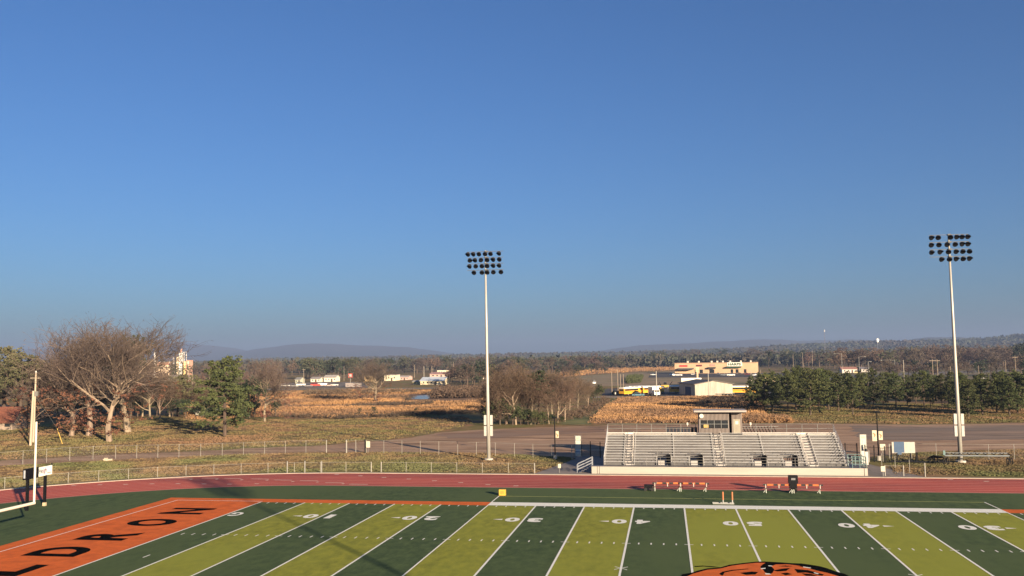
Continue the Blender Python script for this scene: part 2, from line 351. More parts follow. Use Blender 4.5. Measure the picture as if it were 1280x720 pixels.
# stagger marks on the track
sm=MB()
def blk(px,py,wx=.55,wy=.35,z=.028):
    x,y=gp(px,py); rect(sm,x-wx/2,x+wx/2,y-wy/2,y+wy/2,z)
for q in[(421,593.2),(450.5,595),(480,597),(511,599),(543,601.2),(576,603.5),(610,606),(92,607.3),(125,606.2),(157,605.7),(190,605),(222.5,604.8),(255,605.2),(287,605.5),(321,605),(645,607.6),(1188,599.8),(1233,602)]: blk(*q)
for q in[(209,598.2),(230,598.3),(263,598),(291,598.3),(325,599),(354,600.3),(386,601.2),(418,603.6),(448,605.7)]: blk(*q,2.2,.22)
for q in[(239,599.4),(271,599.2),(302,600),(334,600.4),(366,602.2),(397,602.8),(429,605)]: blk(*q,.3,.5)
struct('track_marks',sm,mat('track_mark',(.70,.55,.45),(.6,.42,.32),3,rough=.8))
# paved walkway beside the bleachers
struct('walkway',MB().sheet([(-21.9,23.45),(-14.6,23.45),(-13.9,35),(-13.9,44),(-18.9,43.5),(-19.1,37)],.014),mat('walk_concrete',(.22,.19,.165),(.17,.15,.13),.6,rough=.9,c3=(.25,.21,.18),scale2=.2))
struct('bleacher_pad',MB().sheet([(-14.5,23.45),(16.6,23.45),(20,23.45),(17.8,30),(17.0,40),(-13.9,40)],.016),mat('pad_concrete',(.22,.19,.16),(.16,.14,.12),.6,rough=.9))
struct('gate_path',MB().sheet([(18.6,23.45),(22.6,23.45),(20.6,30),(18.8,37),(17.2,37),(17.8,30)],.020),mat('path_concrete',(.24,.20,.17),(.18,.155,.13),.6,rough=.9))

# ------------------------------------------------------------------ floodlight poles
def flood(x,y,face,label):
    """face=-1: lamps towards -Y"""
    t=thing('floodlight_pole',label,'floodlight pole',(x,y,0),0 if face<0 else math.pi,'stadium floodlight poles')
    lx_=-.20 if x<0 else -.08
    MB().path([(0,0,0),(lx_*.3,0,8),(lx_*.65,0,18),(lx_,0,29.1)],[.27,.235,.175,.11],14).build('pole',mat('pole_steel',(.40,.38,.33),(.30,.285,.25),.6,rough=.4,metal=.15,stretch=(1,1,.3)),t,True)
    MB().tube((0,0,0),(0,0,.25),.62,.62,14).build('footing',concrete,t)
    for sx in(-1,1):
        for z in(3.3,4.8):
            bx=MB().box(sx*.42-.17,sx*.42+.17,-.18,.18,z,z+1.35).build('ballast_box',mat('ballast',(.46,.44,.39),(.38,.36,.32),3,rough=.45),t)
    rows=[(29.0,[-2.75,-1.85,-.95,0.05,.95,2.35]),(28.05,[-2.5,-1.6,-.7,.4,1.4,2.4]),(27.1,[-2.5,-1.55,-.5,.4,1.4,2.35]),(26.15,[-1.8,-.5,.4,1.35,2.6])]
    if x>0: rows=[(29.0,[-2.75,-1.65,.25,1.1,1.95,2.8]),(28.05,[-2.8,-1.6,-.4,.85,1.85,2.75]),(27.1,[-2.8,-1.55,-.2,.9,1.95,3.0]),(26.15,[-1.35,-.1,.85,1.95,2.85])]
    SC_=.80 if x>0 else .87
    if x<0: rows=[(28.75,rows[0][1]),(27.9,rows[1][1]),(27.05,rows[2][1]),(26.15,rows[3][1])]
    LX=-.20 if x<0 else -.08
    rows=[(z_,[q*SC_+LX for q in r]) for z_,r in rows]
    dk=mat('lamp_housing',(.02,.02,.022),(.012,.012,.012),4,rough=.45,metal=.4)
    al=mat('lamp_visor',(.04,.04,.04),(.02,.02,.02),4,rough=.35,metal=.5)
    for zi,(z,xs) in enumerate(rows):
        ca=MB().box(-3.0*SC_+LX,3.0*SC_+LX,-.03,.03,z+.16,z+.22); ca.box(-.2,.2,-.22,.22,z+.08,z+.28); ca.build('crossarm',mat('arm_grey',(.12,.12,.115),(.08,.08,.08),2,rough=.5),t)
        for i,xx in enumerate(xs):
            tilt=-.55+random.uniform(-.08,.08); yw=random.uniform(-.5,.5)
            d=Vector((math.sin(yw)*math.cos(tilt),-math.cos(yw)*math.cos(tilt),math.sin(tilt)))
            c0=Vector((xx,-.22,z-.12))
            m=MB(); m.path([c0-d*.30,c0-d*.18,c0+d*.02,c0+d*.16],[.08,.18,.31,.345],12)
            m.tube((xx,-.05,z+.16),c0-d*.15,.035,n=5)
            fl=m.build('floodlight',dk,t)
            # visor: half ring above the lens
            v=MB(); a=Vector((d.y,-d.x,0)).normalized(); u=a.cross(d); 
            if u.z<0:u=-u
            pts=[]
            for k in range(9):
                th=math.pi*k/8; rr=a*math.cos(th)*.345+u*math.sin(th)*.345
                pts.append((c0+d*.16+rr,c0+d*(.16+.26*math.sin(th)+.05)+rr))
            vs_=[p for q in pts for p in q]; v.add(vs_,[(2*k,2*k+1,2*k+3,2*k+2) for k in range(8)])
            v.build('visor',al,fl)
            MB().tube(c0+d*.13,c0+d*  .175,.31,.31,12).build('lens',black,fl)
    return t
flood(-30.31,38.22,-1,'tall floodlight pole left of the bleachers with a bank of dark lamps')
flood(30.76,38.78,-1,'tall floodlight pole at the right edge on the grass beside the sled frame')
flood(30.7,-90.0,1,'tall floodlight pole on the near side behind the camera whose shadow crosses the field')

# ------------------------------------------------------------------ fences
def fmat():
    m=bpy.data.materials.new('chain_link'); m.use_nodes=True; t=m.node_tree; b=t.nodes['Principled BSDF']
    b.inputs['Base Color'].default_value=(.25,.24,.22,1); b.inputs['Metallic'].default_value=.3; b.inputs['Roughness'].default_value=.5
    uv=t.nodes.new('ShaderNodeTexCoord'); sp=t.nodes.new('ShaderNodeSeparateXYZ'); t.links.new(uv.outputs['UV'],sp.inputs[0])
    def M_(op,a,b_=None):
        n=t.nodes.new('ShaderNodeMath'); n.operation=op
        for i,v in enumerate((a,b_)):
            if v is None: continue
            if isinstance(v,(int,float)): n.inputs[i].default_value=v
            else: t.links.new(v,n.inputs[i])
        return n.outputs[0]
    s1=M_('ADD',sp.outputs[0],sp.outputs[1]); s2=M_('SUBTRACT',sp.outputs[0],sp.outputs[1])
    l1=M_('LESS_THAN',M_('FRACT',M_('MULTIPLY',s1,12.)),.014); l2=M_('LESS_THAN',M_('FRACT',M_('MULTIPLY',s2,12.)),.014)
    al=M_('MAXIMUM',l1,l2); t.links.new(al,b.inputs['Alpha']); return m
chain=fmat()
def fence(pts,h,label,spacing=3.05,pr=.032,thick=(),midrail=False,cap=100):
    x0,y0=pts[0]; t=thing('chain_link_fence',label,'fence',(x0,y0,0))
    loc=[Vector((x-x0,y-y0,0)) for x,y in pts]
    L=[0]
    for a,b_ in zip(loc,loc[1:]): L.append(L[-1]+(b_-a).length)
    def at(s):
        for i in range(len(L)-1):
            if s<=L[i+1]+1e-6: return loc[i].lerp(loc[i+1],(s-L[i])/(L[i+1]-L[i]))
        return loc[-1]
    n=max(1,round(L[-1]/spacing))
    for k in range(n+1):
        p=at(L[-1]*k/n); r=pr*(2.2 if k in thick or k in(0,n) else 1)
        m=MB().tube(p,p+Vector((0,0,h+.05)),r,r,7); m.build('post',mat('fence_steel',(.30,.28,.24),(.22,.21,.18),2,rough=.5),t)
    rail=MB()
    for a,b_ in zip(loc,loc[1:]):
        rail.tube(a+Vector((0,0,h)),b_+Vector((0,0,h)),.014,n=6)
        if midrail: rail.tube(a+Vector((0,0,h*.5)),b_+Vector((0,0,h*.5)),.02,n=5)
    rail.build('top_rail',mat('fence_steel',(.46,.43,.37)),t)
    me=bpy.data.meshes.new('mesh_panel'); v=[];f=[];u=[]
    for i in range(len(loc)-1):
        a,b_=loc[i],loc[i+1]; o_=len(v); v+=[a+Vector((0,0,.04)),b_+Vector((0,0,.04)),b_+Vector((0,0,h-.03)),a+Vector((0,0,h-.03))]; f.append((o_,o_+1,o_+2,o_+3))
        u+=[(L[i],0),(L[i+1],0),(L[i+1],h),(L[i],h)]
    me.from_pydata(v,[],f); me.materials.append(chain); uvl=me.uv_layers.new(name='UVMap')
    for i,q in enumerate(u): uvl.data[i].uv=q
    ob=bpy.data.objects.new('mesh_panel',me); C.objects.link(ob); ob.parent=t
    return t
fp=pxpoly([(-90,593),(0,583),(80,576.5),(136,573.5),(224,572),(307,569.5),(344,567.5),(408,566)])
fence(fp,1.9,'tall chain link fence curving between the dirt road and the grass on the left',thick=())
fence(pxpoly([(433,566),(445,566),(456.5,566)]),1.9,'short chain link gate section with thick posts beside the white sign',spacing=1.6,pr=.05)
fence(pxpoly([(457.5,566),(520,567.5),(580,569),(640,571),(700,574),(715,574.5)]),1.9,'tall chain link fence behind the left floodlight pole in front of the gravel lot')
fence(pxpoly([(1112,574),(1145,573),(1183,573.5),(1230,574.5),(1280,574.5),(1400,575)]),1.95,'tall chain link fence right of the bleachers behind the sled frame')
arc=[]
for i in range(26):
    t_=math.pi/2+ (math.pi*.62)*(25-i)/25; arc.append((-42.5+48.6*math.cos(t_),CY+48.6*math.sin(t_)))
fence(arc+[(-46,24.25)][:0],1.2,'low chain link fence following the outside of the track curve on the left',spacing=3.3)
fence([(-41.2,24.2),(-30,24.2),(-21.9,24.2)],1.2,'low chain link fence along the straight of the track left of the bleachers')
fence([(18.4,24.6),(20.4,24.6)],1.15,'low chain link gate beside the right end of the bleachers',spacing=2)
fence([(22.6,24.2),(22.0,27),(19.6,38.4)],1.5,'chain link fence running back from the track right of the gate path',spacing=3.5)
# loose gate posts left of track fence
for q,nm in(((359,591),'left'),((381,590.6),'middle'),((402,591),'right')):
    x,y=gp(*q); m=MB().tube((0,0,0),(0,0,1.4),.075,.075,8); m.tube((0,0,1.4),(0,0,1.46),.09,.03,8)
    g=m.build('gate_post',galv); g.location=(x,y,0); tag(g,nm+' one of the three thick steel gate posts beside the outer kerb of the track','gate post')
x,y=gp(134.5,576)
g=MB().box(-.55,.55,-.3,.3,0,.28).box(-.42,-.1,-.2,.2,.28,.42).build('concrete_block',mat('pale_stone',(.5,.42,.3),(.38,.31,.22),3,rough=.9)); g.location=(x,y,0); tag(g,'pale stone block lying at the foot of the tall fence on the left','stone block')

# black ornamental fence near bleachers
def ofence(pts,h,label):
    x0,y0=pts[0]; t=thing('ornamental_fence',label,'fence',(x0,y0,0))
    for (xa,ya),(xb,yb) in zip(pts,pts[1:]):
        a=Vector((xa-x0,ya-y0,0)); b_=Vector((xb-x0,yb-y0,0)); n=max(1,int((b_-a).length/.16)); m=MB()
        for k in range(1,n):
            p=a.lerp(b_,k/n); m.tube(p+Vector((0,0,.1)),p+Vector((0,0,h-.05)),.011,n=4)
        for z in(.15,h-.12): m.tube(a+Vector((0,0,z)),b_+Vector((0,0,z)),.02,n=4)
        m.build('pickets',black,t)
    for xa,ya in pts:
        MB().box(xa-x0-.06,xa-x0+.06,ya-y0-.06,ya-y0+.06,0,h+.12).build('post',black,t)
ofence([(-17.9,42.6),(-16.6,42.2),(-15.2,41.6),(-13.6,41.2)],2.1,'black ornamental fence between the tall banner and the left end of the bleachers')
ofence([(15.6,41.4),(17.2,41.0),(18.6,40.6)],2.1,'black ornamental fence between the right end of the bleachers and the tall banner')
ofence([(19.4,39.6),(20.3,38.6),(21.4,37.8),(22.4,38.6)],2.0,'black ornamental fence around the gate under the lamp post on the right')

# ------------------------------------------------------------------ bleachers
bl=thing('bleachers','long aluminium bleachers with twelve rows of benches beyond the track','bleachers',(0,0,0))
XL,XR=-13.6,14.6; Y0=25.75; Z0=.95; NR=12; DR=.605; RR=.262
AIS=[(-11.15,-10.05),(-.35,.75),(10.2,11.3)]
GAPS=[(-7.2,-5.6),(-3.3,-1.8),(4.1,5.6),(7.6,9.1)]
def spans(lo,hi,cuts):
    out=[];x=lo
    for a_,b_ in sorted(cuts):
        if a_>x: out.append((x,a_))
        x=max(x,b_)
    if x<hi: out.append((x,hi))
    return out
tread=mat('aluminium_tread',(.17,.165,.16),(.105,.10,.10),.9,rough=.5,metal=.3,stretch=(.3,1,1))
fs=MB(); fs.box(-15.0,-14.35,24.4,24.46,0,.86); fs.box(-14.30,-14.1,24.4,24.46,0,.86); fs.box(-14.05,16.1,24.4,24.46,0,.86); fs.box(16.16,16.5,24.4,24.46,0,.86); fs.box(16.44,16.5,24.46,27,0,.86); fs.box(-15,-14.94,24.46,26.2,0,.86)
fs.build('front_skirt',mat('skirt_panel',(.38,.35,.295),(.31,.285,.24),.5,rough=.5,stretch=(.15,1,4),metal=.1),bl)
dk=MB(); dk.box(-15.0,16.5,24.46,Y0,.80,.86); dk.build('front_walkway',tread,bl)
dk=MB(); dk.box(14.75,16.44,Y0,27.2,.80,.86).build('end_landing',tread,bl)
for r in range(NR):
    y=Y0+r*DR; z=Z0+r*RR
    cuts=list(AIS)+(GAPS if r<3 else [])
    # foot boards + risers
    for a_,b_ in spans(XL,XR,GAPS if r<3 else []):
        t_=MB(); t_.box(a_,b_,y,y+DR-.03,z-.11,z-.06); t_.box(a_,b_,y+DR-.028,y+DR-.004,z-.06,z+.14)
        t_.build('footboard',tread,bl)
    for a_,b_ in spans(XL,XR,cuts):
        s_=MB(); s_.box(a_,b_,y+.24,y+.50,z+.30,z+.345)
        n=max(1,int((b_-a_)/3.4))
        for k in range(n+1):
            xx=a_+.1+(b_-a_-.2)*k/n; s_.box(xx-.02,xx+.02,y+.33,y+.41,z-.055,z+.298)
        s_.build('bench_seat',alum,bl)
    for a_,b_ in AIS:
        st=MB(); st.box(a_+.02,b_-.02,y+.02,y+.28,z-.05,z+.07)
        st.build('aisle_step',mat('aisle_tread',(.46,.43,.39),(.38,.35,.32),1.2,rough=.5,metal=.2),bl)
YB=Y0+NR*DR; ZB=Z0+NR*RR
MB().box(XL,XR,YB+.05,YB+1.25,ZB-.1,ZB-.04).build('top_walkway',tread,bl)
tb=MB()
for a_,b_ in spans(XL,XR,[(-2.3,3.4)]): tb.box(a_,b_,YB-.0,YB+.04,ZB-.22,ZB+.12)
tb.build('back_board',mat('back_board',(.70,.65,.56),(.6,.55,.48),1,rough=.45),bl)
# rails
def rail(pts,name='guard_rail',r=.024,posts=True,m=galv,h=1.05,mid=2,par=bl):
    mb=MB(); pts=[Vector(p) for p in pts]
    for i in range(mid+1):
        zz=h*(1-i/(mid+1)); mb.path([p+Vector((0,0,zz)) for p in pts],[r]*len(pts),6)
    for p in pts: mb.tube(p,p+Vector((0,0,h+.0)),r*1.2,n=6)
    return mb.build(name,m,par)
bk=[(XL+ (XR-XL)*k/15,YB+1.2,ZB-.05) for k in range(16)]
for seg in([p for p in bk if p[0]<-1.5],[p for p in bk if p[0]>3.]): rail(seg,h=1.15,mid=1,r=.03)
side=[(XL,Y0+k*(YB+1.2-Y0)/5,Z0+k*(ZB-Z0)/5-.05) for k in range(6)]
rail(side,h=1.1,mid=3,m=alum); rail([(XR,p[1],p[2]) for p in side],h=1.1,mid=3,m=mat('dull_rail',(.30,.31,.32),(.24,.25,.26),2,rough=.5))
# solid vertical-board infill behind the right end rail
for a_,b_ in AIS:
    xm=b_-.12 if a_<0 else a_+.05
    for seg in((1,4),(5,8),(8,11)):
        pts=[(xm,Y0+k*DR+.3,Z0+k*RR) for k in range(seg[0],seg[1])]
        rail(pts,'aisle_rail',h=.85,mid=1,r=.022,m=mat('pale_rail',(.5,.46,.41),(.42,.39,.34),2,rough=.4))
# front railing with posts
for a_,b_ in spans(XL,XR,[(-10.95,-10.2),(-.15,.6),(10.35,11.1)]):
    n=max(1,int((b_-a_)/1.5)); rail([(a_+(b_-a_)*k/n,Y0-.05,.86) for k in range(n+1)],h=1.0,mid=2,r=.02)
# wheelchair bays in the first rows
for a_,b_ in GAPS:
    m=MB(); m.box(a_,b_,Y0,Y0+3*DR-.03,.81,.862).build('bay_floor',mat('dark_deck',(.16,.16,.17),(.12,.12,.13),1,rough=.6),bl)  # bay floor in a plain dark grey deck colour
    m=MB(); m.box(a_+.05,a_+.85,Y0+.3,Y0+.32,.90,1.45); m.build('companion_seat',mat('bay_white',(.36,.34,.31),(.30,.28,.26),1,rough=.5),bl)
    m=MB(); m.box(b_-.06,b_-.02,Y0+.1,Y0+3*DR-.1,.9,2.0); m.box(b_-.52,b_-.07,Y0+1.2,Y0+1.24,.9,2.05)
    m.build('bay_screen',black,bl)
    rail([(a_,Y0+3*DR-.06,Z0+2*RR),(b_,Y0+3*DR-.06,Z0+2*RR)],h=1.0,mid=2,r=.02)
# understructure
u=MB()
for k in range(16):
    x=XL+.1+(XR-XL-.2)*k/15
    for j in range(5):
        y=Y0+.3+j*(YB-Y0+.7)/4; zt=Z0+(y-Y0)/DR*RR-.16; u.box(x-.04,x+.04,y-.04,y+.04,0,min(zt,ZB-.12))
    u.tube((x,Y0+.3,.2),(x,YB+1,ZB-.3),.03,n=5)
u.build('understructure',galv,bl)
# left stairs and right ramp
stl=MB()
for k in range(5): stl.box(-15.0-.32*(k+1),-15.0-.32*k,24.9,26.1,.80-.17*k-.05,.80-.17*k)
stl.build('end_stairs',tread,bl)
for yy in(24.95,26.05): rail([(-15.0,yy,.85),(-16.8,yy,0.02)],'stair_rail',h=1.0,mid=2,r=.03,m=mat('grey_rail',(.30,.32,.34),(.25,.26,.28),2,rough=.5))
# lattice of the left stairway up the end wall
teal=mat('teal_rail',(.13,.21,.20),(.10,.16,.16),2,rough=.5)
rail([(14.9,24.6,.86),(15.7,24.6,.86),(16.4,24.6,.86)],'landing_rail',h=1.3,mid=2,r=.035,m=teal)
rail([(16.4,24.6,.86),(16.4,25.9,.86),(16.4,27.1,.86)],'landing_rail',h=1.2,mid=2,r=.035,m=teal)
rail([(14.9,27.15,.86),(15.7,27.15,.86),(16.4,27.15,.86)],'landing_rail',h=1.3,mid=2,r=.035,m=teal)
rp=MB(); rp.add([(14.9,27.2,.80),(16.3,27.2,.80),(16.3,37,.05),(14.9,37,.05),(14.9,27.2,.86),(16.3,27.2,.86),(16.3,37,.11),(14.9,37,.11)],[(3,2,1,0),(4,5,6,7),(0,1,5,4),(1,2,6,5),(2,3,7,6),(3,0,4,7)]); rp.build('ramp',tread,bl)
for xx in(14.95,16.25): rail([(xx,27.2+k*2.45,.84-k*.187) for k in range(5)],'ramp_rail',h=1.0,mid=2,r=.026,m=mat('dull_rail',(.3,.3,.3)))

# press box
def corr(name,c1,c2,axis='X',sc=7.):
    m=mat(name,c1,c2,1.,rough=.6,stretch=(1,1,.2)); t=m.node_tree; b_=t.nodes['Principled BSDF']
    wv=t.nodes.new('ShaderNodeTexWave'); wv.bands_direction=axis; wv.inputs['Scale'].default_value=sc/6.283*1.0
    tc=t.nodes.new('ShaderNodeTexCoord'); t.links.new(tc.outputs['Object'],wv.inputs['Vector'])
    bp=t.nodes.new('ShaderNodeBump'); bp.inputs['Distance'].default_value=.06; bp.inputs['Strength'].default_value=1; t.links.new(wv.outputs[1],bp.inputs['Height']); t.links.new(bp.outputs[0],b_.inputs['Normal']); return m
sid=corr('corrugated_siding',(.19,.155,.135),(.15,.125,.11),'X',12)
pb=thing('press_box','brown corrugated press box with flat roof and dark window at the top of the bleachers','press box',(0,33.1,0))
z0,z1=3.3,6.75
m=MB(); m.box(-1.95,-1.75,0,2.6,z0,z1); m.box(-1.75,1.85,0,.12,z0,4.72); m.box(-1.75,1.85,0,.12,5.75,z1-.12); m.box(1.7,1.85,.12,2.6,z0,z1-.12); m.box(-1.75,1.7,2.48,2.6,z0,z1-.12)
m.build('front_wall',sid,pb)
m=MB(); m.box(2.15,3.45,.5,2.6,z0,z1-.1); m.build('side_room',sid,pb)
m=MB(); m.box(1.85,2.15,1.6,1.7,z0,z1-.12); m.build('recess_back',black,pb)
MB().box(-1.75,1.7,2.2,2.3,4.2,5.8).build('interior_wall',mat('interior_dark',(.05,.05,.045),(.03,.03,.03),1),pb)
wn=MB(); wn.box(-1.75,1.7,.05,.07,4.72,5.75); win=wn.build('window',glass,pb)
fr=MB()
for k in range(5): x=-1.75+3.45*k/4; fr.box(x-.03,x+.03,-.01,.05,4.72,5.75)
fr.box(-1.75,1.7,-.015,.048,5.24,5.29); fr.build('window_frame',mat('window_frame',(.2,.2,.19),(.16,.16,.15),3),win)
MB().box(-1.35,-.75,-.005,.04,4.8,5.2).build('window_notice',mat('tan_paper',(.42,.30,.10),(.36,.25,.08),4),win)
MB().box(-2.55,3.95,-.8,2.9,6.80,7.02).build('roof',mat('roof_fascia',(.36,.31,.27),(.30,.26,.23),1,rough=.6),pb)
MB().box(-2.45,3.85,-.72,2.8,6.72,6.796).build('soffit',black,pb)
m=MB(); m.tube((-1.6,-.30,6.3),(-1.6,-.22,6.3),.27,.27,16); m.tube((-1.6,-.22,6.3),(-1.6,0,6.15),.03,n=5); m.build('dish_antenna',mat('dish_white',(.58,.55,.45),(.5,.47,.4),2,rough=.4),pb)
d=MB().box(2.35,3.2,.46,.5,3.9,5.85).build('door',mat('door_tan',(.30,.27,.20),(.25,.22,.17),2,rough=.5),pb)
MB().box(2.62,2.98,.44,.456,5.2,5.6).build('door_notice',mat('dish_white',(.85,.8,.66)),d)
# panels and stairs behind the stand
t=thing('privacy_screen','dark slatted screen hung behind the rail left of the press box','screen',(0,YB+1.3,0))
m=MB()
for k in range(9): m.box(-6.0+k*.44,-5.66+k*.44,0,.04,ZB-.1,ZB+.68)
m.build('panel',mat('navy_panel',(.02,.024,.035),(.014,.016,.024),2,rough=.6),t); MB().box(-6.05,-2.1,.04,.08,ZB+.6,ZB+.66).build('rail',black,t)
t=thing('rear_stairway','dark steel stairway with slanted rails behind the right half of the bleachers','stairway',(0,YB+1.6,0))
m=MB()
for k in range(11):
    m.tube((3.6+k*.38,0,ZB+.75),(3.95+k*.38,0,ZB-.05),.045,n=5)
m.build('balusters',black,t); MB().box(3.4,8.0,-.03,.03,ZB+.72,ZB+.78).build('handrail',galv,t)
m=MB()
for k in range(14): m.box(3.4+k*.33,3.73+k*.33,.1,1.3,ZB-.15-k*.26,ZB-.10-k*.26)
m.build('treads',tread,t)
for x,lab in((-3.35,'small pale lamp on the back rail left of the press box'),(4.55,'small pale lamp on the back rail right of the press box')):
    m=MB(); m.box(-.1,.1,-.08,.08,0,.3); m.tube((0,0,-.2),(0,0,0),.03,n=6); g=m.build('rail_lamp',mat('dish_white',(.85,.8,.66))); g.location=(x,YB+1.1,ZB+1.0); tag(g,lab,'lamp')

# ------------------------------------------------------------------ goal post
gp_=thing('goal_post','white football goal post at the left end of the field','goal post',(-54.86,CY,0))
gw=mat('goal_white',(.60,.57,.47),(.52,.49,.41),1,rough=.35)
MB().path([(-1.9,0,0),(-1.9,0,1.6),(-1.7,0,2.5),(-1.1,0,2.95),(0,0,3.05)],[.085]*5,10).build('gooseneck',gw,gp_,True)
MB().tube((0,-3.66,3.05),(0,3.66,3.05),.115,n=10).build('crossbar',gw,gp_)
for s in(-1,1): MB().tube((0,s*3.62,2.99),(0,s*3.62,9.35),.085,.075,n=10).build('upright',gw,gp_)
MB().tube((-1.9,0,.05),(-1.9,0,1.9),.22,n=12).build('base_pad',mat('orange_pad',(.5,.12,.03),(.42,.1,.03),2,rough=.6),gp_)

# play clock sign
x1,y1=gp(33.5,638.5); x2,y2=gp(55.5,632.5)
an=math.atan2(y2-y1,x2-x1); L=math.hypot(x2-x1,y2-y1)
ps=thing('play_clock_sign','black play clock cabinet with a white sponsor board on two black posts','sign',(x1,y1,0),an)
for px_ in(0,L): 
    p=MB().box(px_-.11,px_+.11,-.11,.11,0,3.0).build('post',black,ps)
MB().box(L-.13,L+.13,-.14,.14,.0,.35).build('post_base',mat('base_tan',(.45,.35,.22),(.35,.28,.18),3),ps)
cab=MB().box(-.55,L*.52,-.16,.16,2.95,3.95).build('clock_cabinet',black,ps)
MB().box(-.56,-.5,-.10,.10,3.1,3.85).build('cabinet_edge',mat('grey_edge',(.35,.36,.38),(.28,.29,.3),2),cab)
bd=MB().box(L*.52,L*.52+2.35,-.08,.08,2.98,3.86).build('sponsor_board',mat('board_white',(.84,.80,.68),(.78,.74,.62),1,rough=.4),ps)
navy=mat('navy_ink',(.012,.025,.09),(.012,.02,.07),2); mag=mat('purple_ink',(.10,.03,.16),(.08,.03,.13),2)
def sgn(x0,w,zz,h,y=-.085): return lambda u,v:(x0+u*w,y,zz+v*h)
text_mesh('He',navy,'lettering',sgn(L*.52+.15,.62,3.27,.48),bd); text_mesh('igh',mag,'lettering',sgn(L*.52+.82,.62,3.16,.58),bd)
m=MB(); m.box(L*.52+1.5,L*.52+2.2,-.09,-.082,3.16,3.22); m.build('lettering',navy,bd)
MB().tube((L*.52+2.45,-.05,3.75),(L*.52+2.35,.0,4.05),.05,n=5).build('bracket',black,bd)

# ------------------------------------------------------------------ benches
def bench(x,y,label,flip=False):
    t=thing('team_bench',label,'bench',(x,y,0),0,'team benches along the far edge of the turf')
    LN=3.15; seg=[.42,.62,.42,.28,.42,.58,.41]; cols=[1,0,1,0,1,0,1]; xx=-LN/2
    bkm=mat('bench_black',(.02,.018,.018),(.03,.025,.022),4,rough=.5); orm=mat('bench_orange',(.46,.13,.035),(.38,.1,.03),4,rough=.45)
    for s_,c_ in zip(seg,cols):
        MB().box(xx,xx+s_-.003,.18,.22,.70,.87).build('backrest_panel',bkm if c_ else orm,t); xx+=s_
    MB().box(-LN/2,LN/2,-.18,.14,.42,.46).build('seat',mat('bench_seat',(.12,.06,.05),(.09,.05,.04),2,rough=.6),t)
    for k in(-1.3,0,1.3):
        m=MB(); m.box(k-.035,k+.035,.13,.175,.40,.82); m.build('back_bracket',mat('bench_white',(.50,.46,.40),(.4,.37,.32),2),t)
    for k in(-1.3,1.2):
        m=MB(); m.tube((k,-.28,0),(k,-.05,.42),.04,n=6); m.tube((k,.32,0),(k,.05,.42),.04,n=6); m.tube((k-.25,-.1,.05),(k,-.05,.40),.03,n=5); m.build('leg',mat('bench_leg',(.45,.47,.40),(.36,.38,.32),2,rough=.5),t)
    return t
bench(-6.05,10.75,'orange and black team bench at the left end of the left pair')
bench(-3.85+.45,10.75,'orange and black team bench at the right end of the left pair')
bench(5.05,10.35,'orange and black team bench left of the black barrel')
bench(7.75,10.35,'orange and black team bench right of the black barrel')
# equipment beside the benches
t=thing('ball_cart','black wheeled cart standing at the left end of the left bench pair','cart',(-7.95,10.9,0))
MB().box(-.5,.5,-.3,.3,.28,.62).build('tray',black,t)
for a_ in(-.35,.35):
    for b_ in(-.32,.32): MB().tube((a_,b_-.04,.18),(a_,b_+.04,.18),.18,n=12).build('wheel',rubber,t)
MB().path([(.5,0,.6),(.8,0,.75),(.8,0,.95)],[.025]*3,6).build('handle',galv,t)
t=thing('black_barrel','tall black upright case standing between the two right benches','equipment case',(6.45,10.6,0))
MB().box(-.45,.45,-.25,.25,.95,1.75).build('case_top',black,t); MB().box(-.36,.36,-.2,.2,.12,.947).build('case_body',black,t)
MB().box(-.2,.2,-.262,-.252,1.3,1.5).build('label_plate',mat('plate_grey',(.2,.2,.2),(.15,.15,.15),2),t)
for a_ in(-.25,.25): MB().tube((a_,-.1,.08),(a_,.1,.08),.08,n=10).build('wheel',rubber,t)
# sideline gear with two orange uprights
t=thing('kicking_cage','low grey frame with two orange padded uprights on the sideline','sideline frame',(-.95,2.6,0))
MB().box(-.95,1.0,-.06,.06,0.035,.12).box(-.95,1.0,.55,.65,0.035,.12).build('base_frame',mat('frame_grey',(.30,.30,.28),(.24,.24,.22),2,rough=.5),t)
for a_ in(.0,.85): 
    MB().tube((a_,.2,.04),(a_,.2,.5),.06,n=8).build('stand',mat('frame_grey',(.5,.5,.46)),t); MB().tube((a_,.2,.4),(a_,.2,1.15),.08,.075,8).build('pad',mat('orange_pad2',(.42,.15,.055),(.33,.12,.05),3,rough=.6),t)
t=thing('sideline_marker','yellow and orange box marker at the end of the coaches line','marker',(-22.6,6.35,0))
MB().box(-.33,.33,-.2,.2,0.03,.62).build('body',mat('marker_yellow',(.55,.34,.05),(.48,.29,.04),4,rough=.5),t)
MB().box(-.17,.17,-.215,-.203,.18,.48).build('panel',mat('marker_orange',(.75,.25,.04),(.65,.22,.04),4,rough=.5),t)

# ------------------------------------------------------------------ lamp posts, banners, signs on the far side
def lamp_post(q,h,label,ban):
    x,y=gp(*q); t=thing('lamp_post',label,'lamp post',(x,y,0))
    MB().tube((0,0,.5),(0,0,h),.09,.07,8).build('pole',black,t); MB().tube((0,0,0),(0,0,.6),.27,.25,10).build('footing',concrete,t)
    MB().box(-.38,.38,-.2,.2,h,h+.12).build('lamp_head',black,t)
    for (x0_,x1_,za,zb) in ban:
        b_=MB().box(x0_,x1_,-.015,.015,za,zb).build('banner',mat('banner_cream',(.54,.46,.33),(.45,.38,.27),2,rough=.6),t)
        xm=(x0_+x1_)/2; MB().path([(xm-.12,-.024,zb-.35),(xm+.1,-.024,zb-.6),(xm-.05,-.024,zb-.9)],[.05,.07,.03],4).build('banner_mark',mat('banner_orange',(.62,.2,.06),(.5,.16,.05),3),b_)
        MB().tube((0,0,zb+.02),(x0_ if abs(x0_)>abs(x1_) else x1_,0,zb+.02),.02,n=5).build('banner_arm',black,t)
